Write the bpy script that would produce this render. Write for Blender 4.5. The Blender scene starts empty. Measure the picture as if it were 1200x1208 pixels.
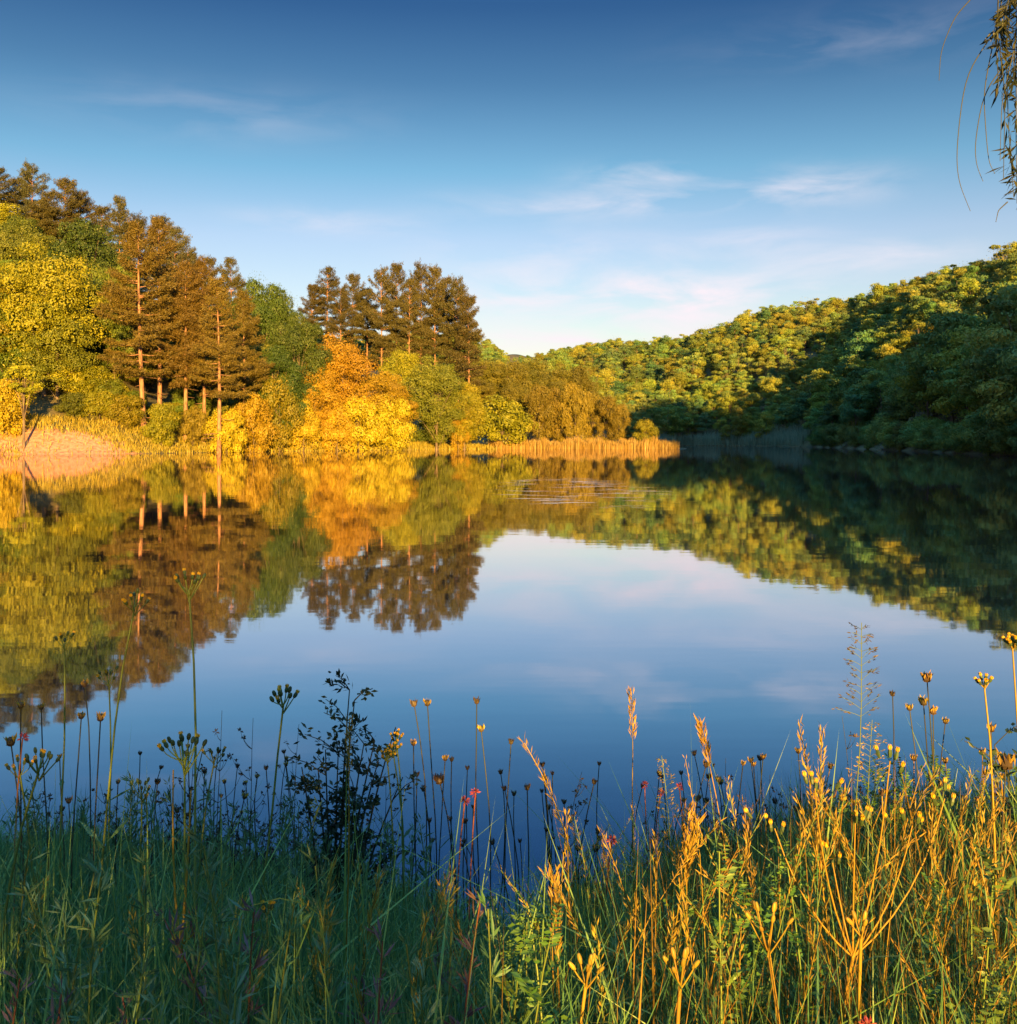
import bpy, math, random
import numpy as np
R = math.radians
rng = np.random.default_rng(11)
random.seed(11)
sc = bpy.context.scene
COL = sc.collection

# ------------------------------------------------------------------ frame of reference
# the photograph is 1200 x 1208; the lens has a focal length of 1200 of those pixels
F, HZ, CX, EYE = 1200.0, 518.0, 600.0, 1.8
def wx(px, D): return (px - CX) / F * D
def wz(py, D): return EYE + (HZ - py) / F * D

# ------------------------------------------------------------------ lake and terrain
LAKE = np.array([(-60,120),(-72,104),(-78,75),(-70,40),(-40,14),(-14,6.2),(-5,4.7),(-1.0,4.25),(-.35,3.75),(.05,3.45),(.45,3.6),(1.0,4.2),(5,4.6),(14,6.5),(42,12),(58,30),(57,62),(54.5,90),(54,107),(57,130),(63,168),(70,235),(62,270),(48,280),(34,262),(26,232),(27,203),(34,190),(31.5,186),(20,184.5),(7.6,183),(-6,178),(-20.6,165),(-36,145),(-44.5,127),(-54,121)], float)
# x, y, rise per metre inland, greatest height
CTRL = np.array([(-100,100,.7,52),(-95,170,.66,52),(-60,220,.5,40),(-25,230,.45,28),(-20,300,.2,22),(12,188,.03,1.0),(18,215,.03,1.2),(30,330,.30,34),(30,450,.36,52),
(105,335,.85,56),(116,240,1.15,70),(165,260,.6,40),(80,180,.85,33),(115,175,.55,27),(135,312,1.0,62),(90,128,.6,24),(150,140,.5,26),(190,200,.5,28),(200,300,.5,34),(210,480,.25,24),(130,560,.25,26),(300,420,.25,28),(98,60,.75,24),(100,10,.7,20),(175,10,.5,18),(175,80,.5,20),(115,-60,.5,16),(0,-4,.22,.5),(0,3,.22,.5),(-8,2,.22,.5),(8,2,.22,.5),(0,-60,.03,2.0),(-60,-10,.05,2.5),(-100,30,.15,8),(40,-20,.12,6)])
def lake_sd(x, y):
    x = np.asarray(x, float).ravel(); y = np.asarray(y, float).ravel()
    d2 = np.full(x.shape, 1e12); ins = np.zeros(x.shape, bool); n = len(LAKE)
    for i in range(n):
        ax, ay = LAKE[i]; bx, by = LAKE[(i+1) % n]; ex, ey = bx-ax, by-ay
        t = np.clip(((x-ax)*ex+(y-ay)*ey)/(ex*ex+ey*ey), 0, 1)
        d2 = np.minimum(d2, (x-ax-t*ex)**2+(y-ay-t*ey)**2)
        c = (ay > y) != (by > y)
        ins ^= c & (x < ax+(y-ay)*ex/(ey if ey else 1e-9))
    d = np.sqrt(d2)
    return np.where(ins, -d, d)
def ground(x, y):
    x = np.asarray(x, float); sh = x.shape; x = x.ravel(); y = np.asarray(y, float).ravel()
    d = lake_sd(x, y)
    w = 1/(((x[:, None]-CTRL[:, 0])**2+(y[:, None]-CTRL[:, 1])**2)+9)**1.7
    w /= w.sum(1, keepdims=True)
    s = w@CTRL[:, 2]; cap = np.maximum(w@CTRL[:, 3], .3)
    dp = np.maximum(d, 0)
    h = cap*(1-np.exp(-s*dp/cap))
    h *= 1-.8*np.clip((y-470)/170, 0, 1)
    amp = np.clip(h*.06, 0, 1.6)
    h += amp*(np.sin(x*.11+1.3)*np.cos(y*.093+.4)+.6*np.sin(x*.23+y*.19))
    h = np.where(d > 0, h+.06*np.minimum(dp, 1), -np.minimum(-d*.35, 2.5))
    return h.reshape(sh)
def gz(x, y): return float(ground(np.array([x]), np.array([y]))[0])

SKY_PX = [-100,0,40,75,120,165,190,215,245,272,310,345,362,385,415,450,512,540,560,572,600,627,645,695,745,790,800,867,933,1000,1067,1133,1200,1350]
SKY_PY = [190,205,200,222,248,262,268,296,310,316,324,344,352,322,330,318,318,336,364,397,418,418,412,402,390,382,375,366,351,329,308,291,273,235]
def skyline(px): return float(np.interp(px, SKY_PX, SKY_PY))

# ------------------------------------------------------------------ mesh helpers
class MB:
    def __init__(s): s.p = []
    def add(s, V, Fc, m=0, t=None):
        Fc = np.asarray(Fc, np.int64)
        if len(Fc) == 0: return s
        if t is None: t = np.full(len(Fc), .5)
        elif np.isscalar(t): t = np.full(len(Fc), float(t))
        s.p.append((np.asarray(V, float), Fc, m, t)); return s
    def mesh(s, name, mats, smooth=False):
        vo = lo = 0; vs=[]; ls=[]; st=[]; mi=[]; ti=[]
        for V, Fc, m, t in s.p:
            n, k = Fc.shape
            vs.append(V); ls.append((Fc+vo).ravel()); st.append(lo+np.arange(n)*k)
            mi.append(np.full(n, m)); ti.append(t); vo += len(V); lo += n*k
        me = bpy.data.meshes.new(name)
        V = np.concatenate(vs); L = np.concatenate(ls); S = np.concatenate(st)
        me.vertices.add(len(V)); me.vertices.foreach_set('co', V.ravel().astype(np.float32))
        me.loops.add(len(L)); me.loops.foreach_set('vertex_index', L.astype(np.int32))
        me.polygons.add(len(S)); me.polygons.foreach_set('loop_start', S.astype(np.int32))
        for m in mats: me.materials.append(m)
        me.polygons.foreach_set('material_index', np.concatenate(mi).astype(np.int32))
        me.polygons.foreach_set('use_smooth', np.full(len(S), smooth))
        a = me.attributes.new('tint', 'FLOAT', 'FACE'); a.data.foreach_set('value', np.concatenate(ti).astype(np.float32))
        me.update(calc_edges=True); return me
    def obj(s, name, mats, parent=None, smooth=False):
        return link(name, s.mesh(name, mats if isinstance(mats, list) else [mats], smooth), parent)
def link(name, data, parent=None):
    o = bpy.data.objects.new(name, data); COL.objects.link(o)
    if parent: o.parent = parent
    return o
def tag(o, label=None, cat=None, group=None, kind=None):
    if label: o['label'] = label
    if cat: o['category'] = cat
    if group: o['group'] = group
    if kind: o['kind'] = kind
    return o
def root(name, loc, label, cat, group=None, rz=0):
    o = link(name, None); o.location = loc; o.rotation_euler = (0, 0, rz)
    return tag(o, label, cat, group)
def norm(v): return v/np.maximum(np.linalg.norm(v, axis=-1, keepdims=True), 1e-9)
def bez(a, b, c, n):
    t = np.linspace(0, 1, n)[:, None]
    return (1-t)**2*np.asarray(a, float)+2*t*(1-t)*np.asarray(b, float)+t*t*np.asarray(c, float)
def tube(P, r, k=5):
    P = np.asarray(P, float); n = len(P); r = np.broadcast_to(np.asarray(r, float), (n,))
    T = norm(np.gradient(P, axis=0))
    ref = np.array([1., 0, 0]) if abs(T[:, 0]).mean() < .7 else np.array([0, 0, 1.])
    A = norm(np.cross(T, ref)); B = np.cross(T, A)
    a = np.arange(k)*2*math.pi/k
    V = P[:, None]+r[:, None, None]*(np.cos(a)[None, :, None]*A[:, None]+np.sin(a)[None, :, None]*B[:, None])
    i = np.arange(n-1)[:, None]*k; j = np.arange(k)[None]; j2 = (j+1) % k
    Fq = np.stack([i+j, i+j2, i+k+j2, i+k+j], -1).reshape(-1, 4)
    return V.reshape(-1, 3), Fq
def leaves(C, N, L, W, D=None, fold=.18):
    """one bent rhombic leaf per row"""
    n = len(C); N = norm(N)
    if D is None:
        D = rng.normal(size=(n, 3))
    D = norm(D-(D*N).sum(1, keepdims=True)*N); S = np.cross(N, D)
    L = np.broadcast_to(L, (n,))[:, None]; W = np.broadcast_to(W, (n,))[:, None]
    V = np.stack([C-D*L*.5, C+S*W*.5+N*W*fold, C+D*L*.5, C-S*W*.5+N*W*fold], 1).reshape(-1, 3)
    return V, np.arange(4*n).reshape(n, 4)
def blob(c, r, seg=7, rings=4, axis=None):
    """closed ovoid; r = (rx, ry, rz), axis = direction of its z"""
    th = np.linspace(0, math.pi, rings+2)[1:-1]; ph = np.arange(seg)*2*math.pi/seg
    V = [[0, 0, -1.]]
    for t in th[::-1]:
        for p in ph: V.append([math.sin(t)*math.cos(p), math.sin(t)*math.sin(p), math.cos(t)])
    V.append([0, 0, 1.]); V = np.array(V)*np.array(r)
    if axis is not None:
        z = norm(np.asarray(axis, float)); x = norm(np.cross(z, [.31, .9, .12])); y = np.cross(z, x)
        V = V@np.stack([x, y, z])
    Q = []
    for i in range(rings-1):
        for j in range(seg):
            a = 1+i*seg+j; b = 1+i*seg+(j+1) % seg; Q.append([a, b, b+seg, a+seg])
    T = [[0, 1+(j+1) % seg, 1+j] for j in range(seg)]+[[len(V)-1, 1+(rings-1)*seg+j, 1+(rings-1)*seg+(j+1) % seg] for j in range(seg)]
    return V+np.asarray(c, float), np.array(Q), np.array(T)
def addblob(mb, c, r, m=0, t=.5, axis=None, seg=7, rings=4):
    V, Q, T = blob(c, r, seg, rings, axis); mb.add(V, Q, m, t)
    # the fans share the vertices' places
    mb.add(V, T, m, t); return mb

# ------------------------------------------------------------------ materials
def newmat(name):
    m = bpy.data.materials.new(name); m.use_nodes = True; nt = m.node_tree; nt.nodes.clear()
    return m, nt, nt.nodes.new, nt.links.new
def leafmat(name, a, b, trans=.3, var=.25, hue=.03, gloss=.018):
    m, nt, N, K = newmat(name)
    at = N('ShaderNodeAttribute'); at.attribute_name = 'tint'
    mx = N('ShaderNodeMix'); mx.data_type = 'RGBA'
    mx.inputs[6].default_value = (*a, 1); mx.inputs[7].default_value = (*b, 1)
    K(at.outputs['Fac'], mx.inputs[0])
    oi = N('ShaderNodeObjectInfo')
    hs = N('ShaderNodeHueSaturation')
    def mr(lo, hi, src):
        q = N('ShaderNodeMapRange'); q.inputs[3].default_value = lo; q.inputs[4].default_value = hi; K(src, q.inputs[0]); return q.outputs[0]
    m2 = N('ShaderNodeMath'); m2.operation = 'MULTIPLY'; m2.inputs[1].default_value = 7.31; K(oi.outputs['Random'], m2.inputs[0])
    m3 = N('ShaderNodeMath'); m3.operation = 'FRACT'; K(m2.outputs[0], m3.inputs[0])
    K(mr(.5-hue, .5+hue, oi.outputs['Random']), hs.inputs['Hue']); K(mr(1-var, 1+var, m3.outputs[0]), hs.inputs['Value'])
    K(mx.outputs[2], hs.inputs['Color'])
    d = N('ShaderNodeBsdfDiffuse'); t = N('ShaderNodeBsdfTranslucent'); g = N('ShaderNodeBsdfGlossy'); g.inputs['Roughness'].default_value = .45
    K(hs.outputs[0], d.inputs[0]); K(hs.outputs[0], t.inputs[0]); 
    s1 = N('ShaderNodeMixShader'); s1.inputs[0].default_value = trans; K(d.outputs[0], s1.inputs[1]); K(t.outputs[0], s1.inputs[2])
    s2 = N('ShaderNodeMixShader'); s2.inputs[0].default_value = gloss; K(s1.outputs[0], s2.inputs[1]); K(g.outputs[0], s2.inputs[2])
    o = N('ShaderNodeOutputMaterial'); K(s2.outputs[0], o.inputs[0]); return m
def barkmat(name, a, b, scale=6):
    m, nt, N, K = newmat(name)
    tc = N('ShaderNodeTexCoord'); mp = N('ShaderNodeMapping'); mp.inputs['Scale'].default_value = (1, 1, .25); K(tc.outputs['Object'], mp.inputs[0])
    nz = N('ShaderNodeTexNoise'); nz.inputs['Scale'].default_value = scale; nz.inputs['Detail'].default_value = 5; K(mp.outputs[0], nz.inputs[0])
    rp = N('ShaderNodeValToRGB'); rp.color_ramp.elements[0].position = .35; rp.color_ramp.elements[1].position = .65
    rp.color_ramp.elements[0].color = (*a, 1); rp.color_ramp.elements[1].color = (*b, 1); K(nz.outputs[0], rp.inputs[0])
    p = N('ShaderNodeBsdfPrincipled'); p.inputs['Roughness'].default_value = .9; K(rp.outputs[0], p.inputs['Base Color'])
    bp = N('ShaderNodeBump'); bp.inputs['Strength'].default_value = .5; bp.inputs['Distance'].default_value = .05; K(nz.outputs[0], bp.inputs['Height']); K(bp.outputs[0], p.inputs['Normal'])
    o = N('ShaderNodeOutputMaterial'); K(p.outputs[0], o.inputs[0]); return m

M = dict(
 oak   = leafmat('oak_leaf', (.080,.110,.014), (.145,.165,.016), hue=.03),
 gold  = leafmat('yellow_green_leaf', (.165,.172,.010), (.30,.255,.014), hue=.015),
 deep  = leafmat('dark_leaf', (.040,.068,.011), (.075,.105,.015), hue=.015),
 amber = leafmat('amber_leaf', (.27,.170,.012), (.40,.27,.016), hue=.012, var=.15),
 yell  = leafmat('yellow_leaf', (.30,.25,.012), (.44,.34,.02), hue=.012, var=.12),
 brown = leafmat('bronze_leaf', (.100,.100,.013), (.165,.145,.017), hue=.02),
 hill  = leafmat('hill_leaf', (.100,.185,.052), (.240,.255,.034), hue=.035, var=.35),
 hilly = leafmat('pale_hill_leaf', (.160,.205,.032), (.31,.29,.026), hue=.03, var=.3),
 hilld = leafmat('dark_hill_leaf', (.060,.140,.055), (.130,.200,.055), hue=.03, var=.3),
 willow= leafmat('willow_bush_leaf', (.150,.125,.014), (.24,.185,.020), hue=.015, var=.2),
 pine  = leafmat('pine_needle', (.075,.058,.012), (.150,.105,.018), trans=.1, hue=.012, var=.2),
 pined = leafmat('dark_pine_needle', (.040,.040,.012), (.085,.068,.017), trans=.1, hue=.012, var=.2),
 pineg = leafmat('grey_pine_needle', (.050,.055,.022), (.095,.090,.034), trans=.1, hue=.012, var=.2),
 reed  = leafmat('reed_blade', (.24,.16,.035), (.42,.30,.07), hue=.01),
 reedg = leafmat('green_reed_blade', (.15,.22,.14), (.26,.34,.22), hue=.01),
 bankg = leafmat('bank_grass_blade', (.17,.155,.02), (.36,.265,.035), hue=.01),
 grass = leafmat('near_grass_blade', (.045,.125,.042), (.095,.195,.058), trans=.35, hue=.0),
 fresh = leafmat('fresh_grass_blade', (.10,.20,.045), (.20,.29,.06), trans=.35, hue=.0),
 herb  = leafmat('herb_leaf', (.050,.125,.048), (.10,.19,.075), hue=.02, var=.3),
 pale  = leafmat('pale_leaf', (.09,.18,.085), (.18,.28,.13), hue=.02, var=.3),
 purple= leafmat('purple_leaf', (.10,.06,.06), (.17,.11,.09), hue=.02, var=.3),
 vetch = leafmat('vetch_leaf', (.05,.12,.024), (.11,.19,.03), hue=.02, var=.2),
 straw = leafmat('straw', (.21,.135,.013), (.39,.245,.024), trans=.3, hue=.015, var=.25),
 spike = leafmat('dry_spikelet', (.26,.165,.022), (.42,.28,.035), trans=.35, hue=.015, var=.2),
 stem  = leafmat('green_stem', (.10,.15,.03), (.18,.22,.045), trans=.1, hue=.02, var=.2),
 dark  = leafmat('dark_stem', (.030,.035,.020), (.055,.055,.028), trans=.05, hue=.02, var=.3),
 knob  = leafmat('seed_head', (.035,.028,.018), (.08,.055,.028), trans=.05, hue=.02, var=.3),
 budg  = leafmat('bud_green', (.035,.060,.020), (.07,.10,.03), trans=.1, hue=.01),
 petal = leafmat('yellow_petal', (.48,.25,.010), (.62,.38,.02), trans=.3, hue=.005, var=.1),
 pink  = leafmat('pink_petal', (.15,.02,.03), (.22,.05,.045), trans=.2, hue=.01),
 rust  = leafmat('rust_stem', (.14,.05,.025), (.22,.09,.035), trans=.1, hue=.01),
 shrub = leafmat('dark_shrub_leaf', (.012,.028,.016), (.030,.052,.024), trans=.15, hue=.01),
 weep  = leafmat('willow_leaf', (.020,.030,.012), (.060,.055,.015), trans=.25, hue=.02),
 pbark = barkmat('pine_bark', (.12,.06,.035), (.32,.17,.10)),
 bark  = barkmat('grey_bark', (.07,.05,.035), (.17,.125,.085)),
)

# ------------------------------------------------------------------ ground, water, sky
def lines(parts):
    out = []
    for a, b, s in parts: out += list(np.arange(a, b, s))
    return np.array(out)
gx = lines([(-1500,-400,100),(-400,-120,14),(-120,-6,3),(-6,6,.3),(6,140,3),(140,420,14),(420,1501,100)])
gy = lines([(-700,-160,60),(-160,-3,5),(-3,8,.3),(8,110,3),(110,300,2.5),(300,520,8),(520,1700,80)])
GX, GY = np.meshgrid(gx, gy)
GZ = ground(GX, GY)
GZ += np.where((abs(GX) < 6.5) & (GY < 8) & (GY > -3), .02*np.sin(GX*5.1)*np.sin(GY*4.3), 0)
nx, ny = len(gx), len(gy)
ii = (np.arange(ny-1)[:, None]*nx+np.arange(nx-1)[None]).ravel()
def ground_mat():
    m, nt, N, K = newmat('soil_and_turf')
    ge = N('ShaderNodeNewGeometry')
    nz = N('ShaderNodeTexNoise'); nz.inputs['Scale'].default_value = .35; nz.inputs['Detail'].default_value = 8; K(ge.outputs['Position'], nz.inputs[0])
    rp = N('ShaderNodeValToRGB'); e = rp.color_ramp.elements
    e[0].position = .3; e[0].color = (.035,.045,.014, 1); e[1].position = .7; e[1].color = (.14,.10,.03, 1)
    K(nz.outputs[0], rp.inputs[0])
    # the bare pink-brown earth bank on the left shore
    vd = N('ShaderNodeVectorMath'); vd.operation = 'SUBTRACT'; vd.inputs[1].default_value = (-53.5,123.0,1); K(ge.outputs['Position'], vd.inputs[0])
    sc_ = N('ShaderNodeVectorMath'); sc_.operation = 'MULTIPLY'; sc_.inputs[1].default_value = (.085,.16,.30); K(vd.outputs[0], sc_.inputs[0])
    ln = N('ShaderNodeVectorMath'); ln.operation = 'LENGTH'; K(sc_.outputs[0], ln.inputs[0])
    n2 = N('ShaderNodeTexNoise'); n2.inputs['Scale'].default_value = .5; n2.inputs['Detail'].default_value = 6; K(ge.outputs['Position'], n2.inputs[0])
    ad = N('ShaderNodeMath'); ad.operation = 'MULTIPLY_ADD'; ad.inputs[1].default_value = .9; K(n2.outputs[0], ad.inputs[0]); K(ln.outputs[1], ad.inputs[2])
    mr = N('ShaderNodeMapRange'); mr.inputs[1].default_value = 1.2; mr.inputs[2].default_value = 1.45; mr.inputs[3].default_value = 1; mr.inputs[4].default_value = 0; K(ad.outputs[0], mr.inputs[0])
    so = N('ShaderNodeValToRGB'); e = so.color_ramp.elements
    e[0].position = .35; e[0].color = (.32,.145,.075, 1); e[1].position = .7; e[1].color = (.50,.26,.15, 1)
    n3 = N('ShaderNodeTexNoise'); n3.inputs['Scale'].default_value = 2.2; n3.inputs['Detail'].default_value = 8; K(ge.outputs['Position'], n3.inputs[0]); K(n3.outputs[0], so.inputs[0])
    mx = N('ShaderNodeMix'); mx.data_type = 'RGBA'; K(mr.outputs[0], mx.inputs[0]); K(rp.outputs[0], mx.inputs[6]); K(so.outputs[0], mx.inputs[7])
    p = N('ShaderNodeBsdfPrincipled'); p.inputs['Roughness'].default_value = .95; K(mx.outputs[2], p.inputs['Base Color'])
    bp = N('ShaderNodeBump'); bp.inputs['Strength'].default_value = .7; bp.inputs['Distance'].default_value = .25; K(n3.outputs[0], bp.inputs['Height']); K(bp.outputs[0], p.inputs['Normal'])
    o = N('ShaderNodeOutputMaterial'); K(p.outputs[0], o.inputs[0]); return m
g = MB().add(np.stack([GX, GY, GZ], -1).reshape(-1, 3), np.stack([ii, ii+1, ii+nx+1, ii+nx], 1)).obj('ground', ground_mat(), smooth=True)
tag(g, kind='structure')

def water_mat():
    m, nt, N, K = newmat('still_water')
    ge = N('ShaderNodeNewGeometry')
    def noise(sc_, scale, det=3):
        mp = N('ShaderNodeMapping'); mp.inputs['Scale'].default_value = sc_; K(ge.outputs['Position'], mp.inputs[0])
        nz = N('ShaderNodeTexNoise'); nz.inputs['Scale'].default_value = scale; nz.inputs['Detail'].default_value = det; K(mp.outputs[0], nz.inputs[0]); return nz
    n1 = noise((.35, 1, 1), 1.3)
    # breeze patch out on the lake: thin ripples
    vd = N('ShaderNodeVectorMath'); vd.operation = 'SUBTRACT'; vd.inputs[1].default_value = (2.5,38,0); K(ge.outputs['Position'], vd.inputs[0])
    ms = N('ShaderNodeVectorMath'); ms.operation = 'MULTIPLY'; ms.inputs[1].default_value = (.26,.075,1); K(vd.outputs[0], ms.inputs[0])
    ln = N('ShaderNodeVectorMath'); ln.operation = 'LENGTH'; K(ms.outputs[0], ln.inputs[0])
    mr = N('ShaderNodeMapRange'); mr.interpolation_type = 'SMOOTHSTEP'; mr.inputs[1].default_value = 0; mr.inputs[2].default_value = 1.1; mr.inputs[3].default_value = 1; mr.inputs[4].default_value = 0; K(ln.outputs[1], mr.inputs[0])
    n2 = noise((.30, 1, 1), 1.5, 3)
    r2 = N('ShaderNodeMapRange'); r2.inputs[1].default_value = .58; r2.inputs[2].default_value = .72; K(n2.outputs[0], r2.inputs[0])
    mu = N('ShaderNodeMath'); mu.operation = 'MULTIPLY'; K(mr.outputs[0], mu.inputs[0]); K(r2.outputs[0], mu.inputs[1])
    b1 = N('ShaderNodeBump'); b1.inputs['Strength'].default_value = .015; b1.inputs['Distance'].default_value = .08; K(n1.outputs[0], b1.inputs['Height'])
    b2 = N('ShaderNodeBump'); b2.inputs['Strength'].default_value = .4; b2.inputs['Distance'].default_value = .06; K(mu.outputs[0], b2.inputs['Height']); K(b1.outputs[0], b2.inputs['Normal'])
    gl = N('ShaderNodeBsdfGlossy'); gl.inputs['Roughness'].default_value = .025; gl.inputs['Color'].default_value = (.66,.80,.97, 1); K(b2.outputs[0], gl.inputs['Normal'])
    df = N('ShaderNodeBsdfDiffuse'); df.inputs['Color'].default_value = (.012,.020,.026, 1)
    fr = N('ShaderNodeFresnel'); fr.inputs['IOR'].default_value = 1.33
    gc = N('ShaderNodeMix'); gc.data_type = 'RGBA'; gc.inputs[6].default_value = (.64,.79,.96, 1); gc.inputs[7].default_value = (.97,.93,.93, 1)
    gm = N('ShaderNodeMapRange'); gm.inputs[1].default_value = .12; gm.inputs[2].default_value = .50; K(fr.outputs[0], gm.inputs[0]); K(gm.outputs[0], gc.inputs[0]); K(gc.outputs[2], gl.inputs['Color'])
    ma = N('ShaderNodeMapRange'); ma.inputs[1].default_value = 0; ma.inputs[2].default_value = .6; ma.inputs[3].default_value = .44; ma.inputs[4].default_value = .90; K(fr.outputs[0], ma.inputs[0])
    mx = N('ShaderNodeMixShader'); K(ma.outputs[0], mx.inputs[0]); K(df.outputs[0], mx.inputs[1]); K(gl.outputs[0], mx.inputs[2])
    o = N('ShaderNodeOutputMaterial'); K(mx.outputs[0], o.inputs[0]); return m
w = MB().add([(-400,-40,0),(400,-40,0),(400,500,0),(-400,500,0)], [[0,1,2,3]]).obj('water', water_mat())
tag(w, kind='structure')

SUN_AZ, SUN_EL = R(10), R(6.5)          # the sun stands behind the viewer, a little to the right
to_sun = np.array([math.sin(SUN_AZ)*math.cos(SUN_EL), -math.cos(SUN_AZ)*math.cos(SUN_EL), math.sin(SUN_EL)])
from mathutils import Vector
L = bpy.data.lights.new('sun', 'SUN'); L.energy = 5.0; L.angle = R(.5); L.color = (1, .57, .14)
so = link('sun', L); so.rotation_euler = Vector(to_sun).to_track_quat('Z', 'Y').to_euler()

def make_world():
    W = bpy.data.worlds.new('World'); sc.world = W; W.use_nodes = True; nt = W.node_tree; nt.nodes.clear()
    N, K = nt.nodes.new, nt.links.new
    sky = N('ShaderNodeTexSky'); sky.sky_type = 'NISHITA'; sky.sun_disc = False
    sky.sun_elevation = SUN_EL; sky.sun_rotation = math.pi-SUN_AZ
    sky.altitude = 400; sky.air_density = 1.2; sky.dust_density = .6; sky.ozone_density = 2.5
    tc = N('ShaderNodeTexCoord'); sp = N('ShaderNodeSeparateXYZ'); K(tc.outputs['Generated'], sp.inputs[0])
    def math_(op, a, b=None, c=None):
        n = N('ShaderNodeMath'); n.operation = op
        for i, v in enumerate((a, b, c)):
            if v is None: continue
            if isinstance(v, (int, float)): n.inputs[i].default_value = v
            else: K(v, n.inputs[i])
        return n.outputs[0]
    az = math_('ARCTAN2', sp.outputs[0], sp.outputs[1])          # 0 = straight down the lake
    el = math_('ARCSINE', sp.outputs[2])
    # sky tint by elevation: deepest a quarter up, then brightened overhead as added fill
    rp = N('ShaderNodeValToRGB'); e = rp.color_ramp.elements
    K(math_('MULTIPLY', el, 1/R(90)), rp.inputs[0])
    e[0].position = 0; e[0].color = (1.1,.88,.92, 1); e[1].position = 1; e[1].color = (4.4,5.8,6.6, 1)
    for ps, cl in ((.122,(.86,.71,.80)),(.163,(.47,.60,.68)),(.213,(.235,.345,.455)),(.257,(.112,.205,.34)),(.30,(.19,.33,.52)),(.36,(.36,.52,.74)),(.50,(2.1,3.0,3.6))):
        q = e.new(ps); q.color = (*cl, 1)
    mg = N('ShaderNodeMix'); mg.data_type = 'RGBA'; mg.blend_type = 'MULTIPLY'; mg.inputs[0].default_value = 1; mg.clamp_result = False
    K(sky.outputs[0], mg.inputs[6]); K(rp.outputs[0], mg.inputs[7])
    cv = N('ShaderNodeCombineXYZ'); K(math_('MULTIPLY', az, 5.0), cv.inputs[0]); K(math_('MULTIPLY', el, 19.0), cv.inputs[1])
    nz = N('ShaderNodeTexNoise'); nz.inputs['Scale'].default_value = 1.5; nz.inputs['Detail'].default_value = 7; nz.inputs['Roughness'].default_value = .55; nz.inputs['Distortion'].default_value = .4; K(cv.outputs[0], nz.inputs[0])
    patches = [(760,352,230,30,1.5),(690,405,280,18,1.2),(760,207,75,13,.75),(730,240,150,15,.75),(950,222,80,20,.75),(880,285,80,15,.6),(1030,300,90,14,.6),(390,262,110,14,.4),(260,135,170,28,.16),(1040,40,170,26,.16),(640,300,120,24,.45)]
    tot = None
    for px, py, sx, sy, amp in patches:
        a0 = math.atan((px-CX)/F); e0 = math.atan((HZ-py)/F*math.cos(a0))
        a = math_('MULTIPLY', math_('SUBTRACT', az, a0), F/sx); b = math_('MULTIPLY', math_('SUBTRACT', el, e0), F/sy)
        g_ = math_('EXPONENT', math_('MULTIPLY', math_('ADD', math_('MULTIPLY', a, a), math_('MULTIPLY', b, b)), -1.0))
        g_ = math_('MULTIPLY', g_, amp); tot = g_ if tot is None else math_('ADD', tot, g_)
    n1 = N('ShaderNodeMapRange'); n1.inputs[1].default_value = .40; n1.inputs[2].default_value = .70; K(nz.outputs[0], n1.inputs[0])
    fac = math_('MINIMUM', math_('MULTIPLY', tot, n1.outputs[0]), .92)
    mc = N('ShaderNodeMix'); mc.data_type = 'RGBA'; mc.clamp_result = False
    K(fac, mc.inputs[0]); K(mg.outputs[2], mc.inputs[6]); mc.inputs[7].default_value = (3.3,2.95,3.15, 1)
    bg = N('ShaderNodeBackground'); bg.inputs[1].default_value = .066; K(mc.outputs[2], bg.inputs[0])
    o = N('ShaderNodeOutputWorld'); K(bg.outputs[0], o.inputs[0])
make_world()

cam = bpy.data.cameras.new('camera'); co = link('camera', cam); sc.camera = co
co.location = (0, 0, EYE); co.rotation_euler = (R(90), 0, 0)
cam.sensor_fit = 'HORIZONTAL'; cam.sensor_width = 36; cam.lens = 36
cam.shift_y = -(604-HZ)/1200; cam.clip_start = .05; cam.clip_end = 6000
sc.view_settings.view_transform = 'Standard'; sc.view_settings.look = 'None'; sc.view_settings.exposure = 2.2; sc.view_settings.gamma = 1
sc.cycles.max_bounces = 6; sc.cycles.diffuse_bounces = 4; sc.cycles.glossy_bounces = 3; sc.cycles.caustics_reflective = False; sc.cycles.caustics_refractive = False
sc.cycles.sample_clamp_indirect = 4
sc.render.film_transparent = False

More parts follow.
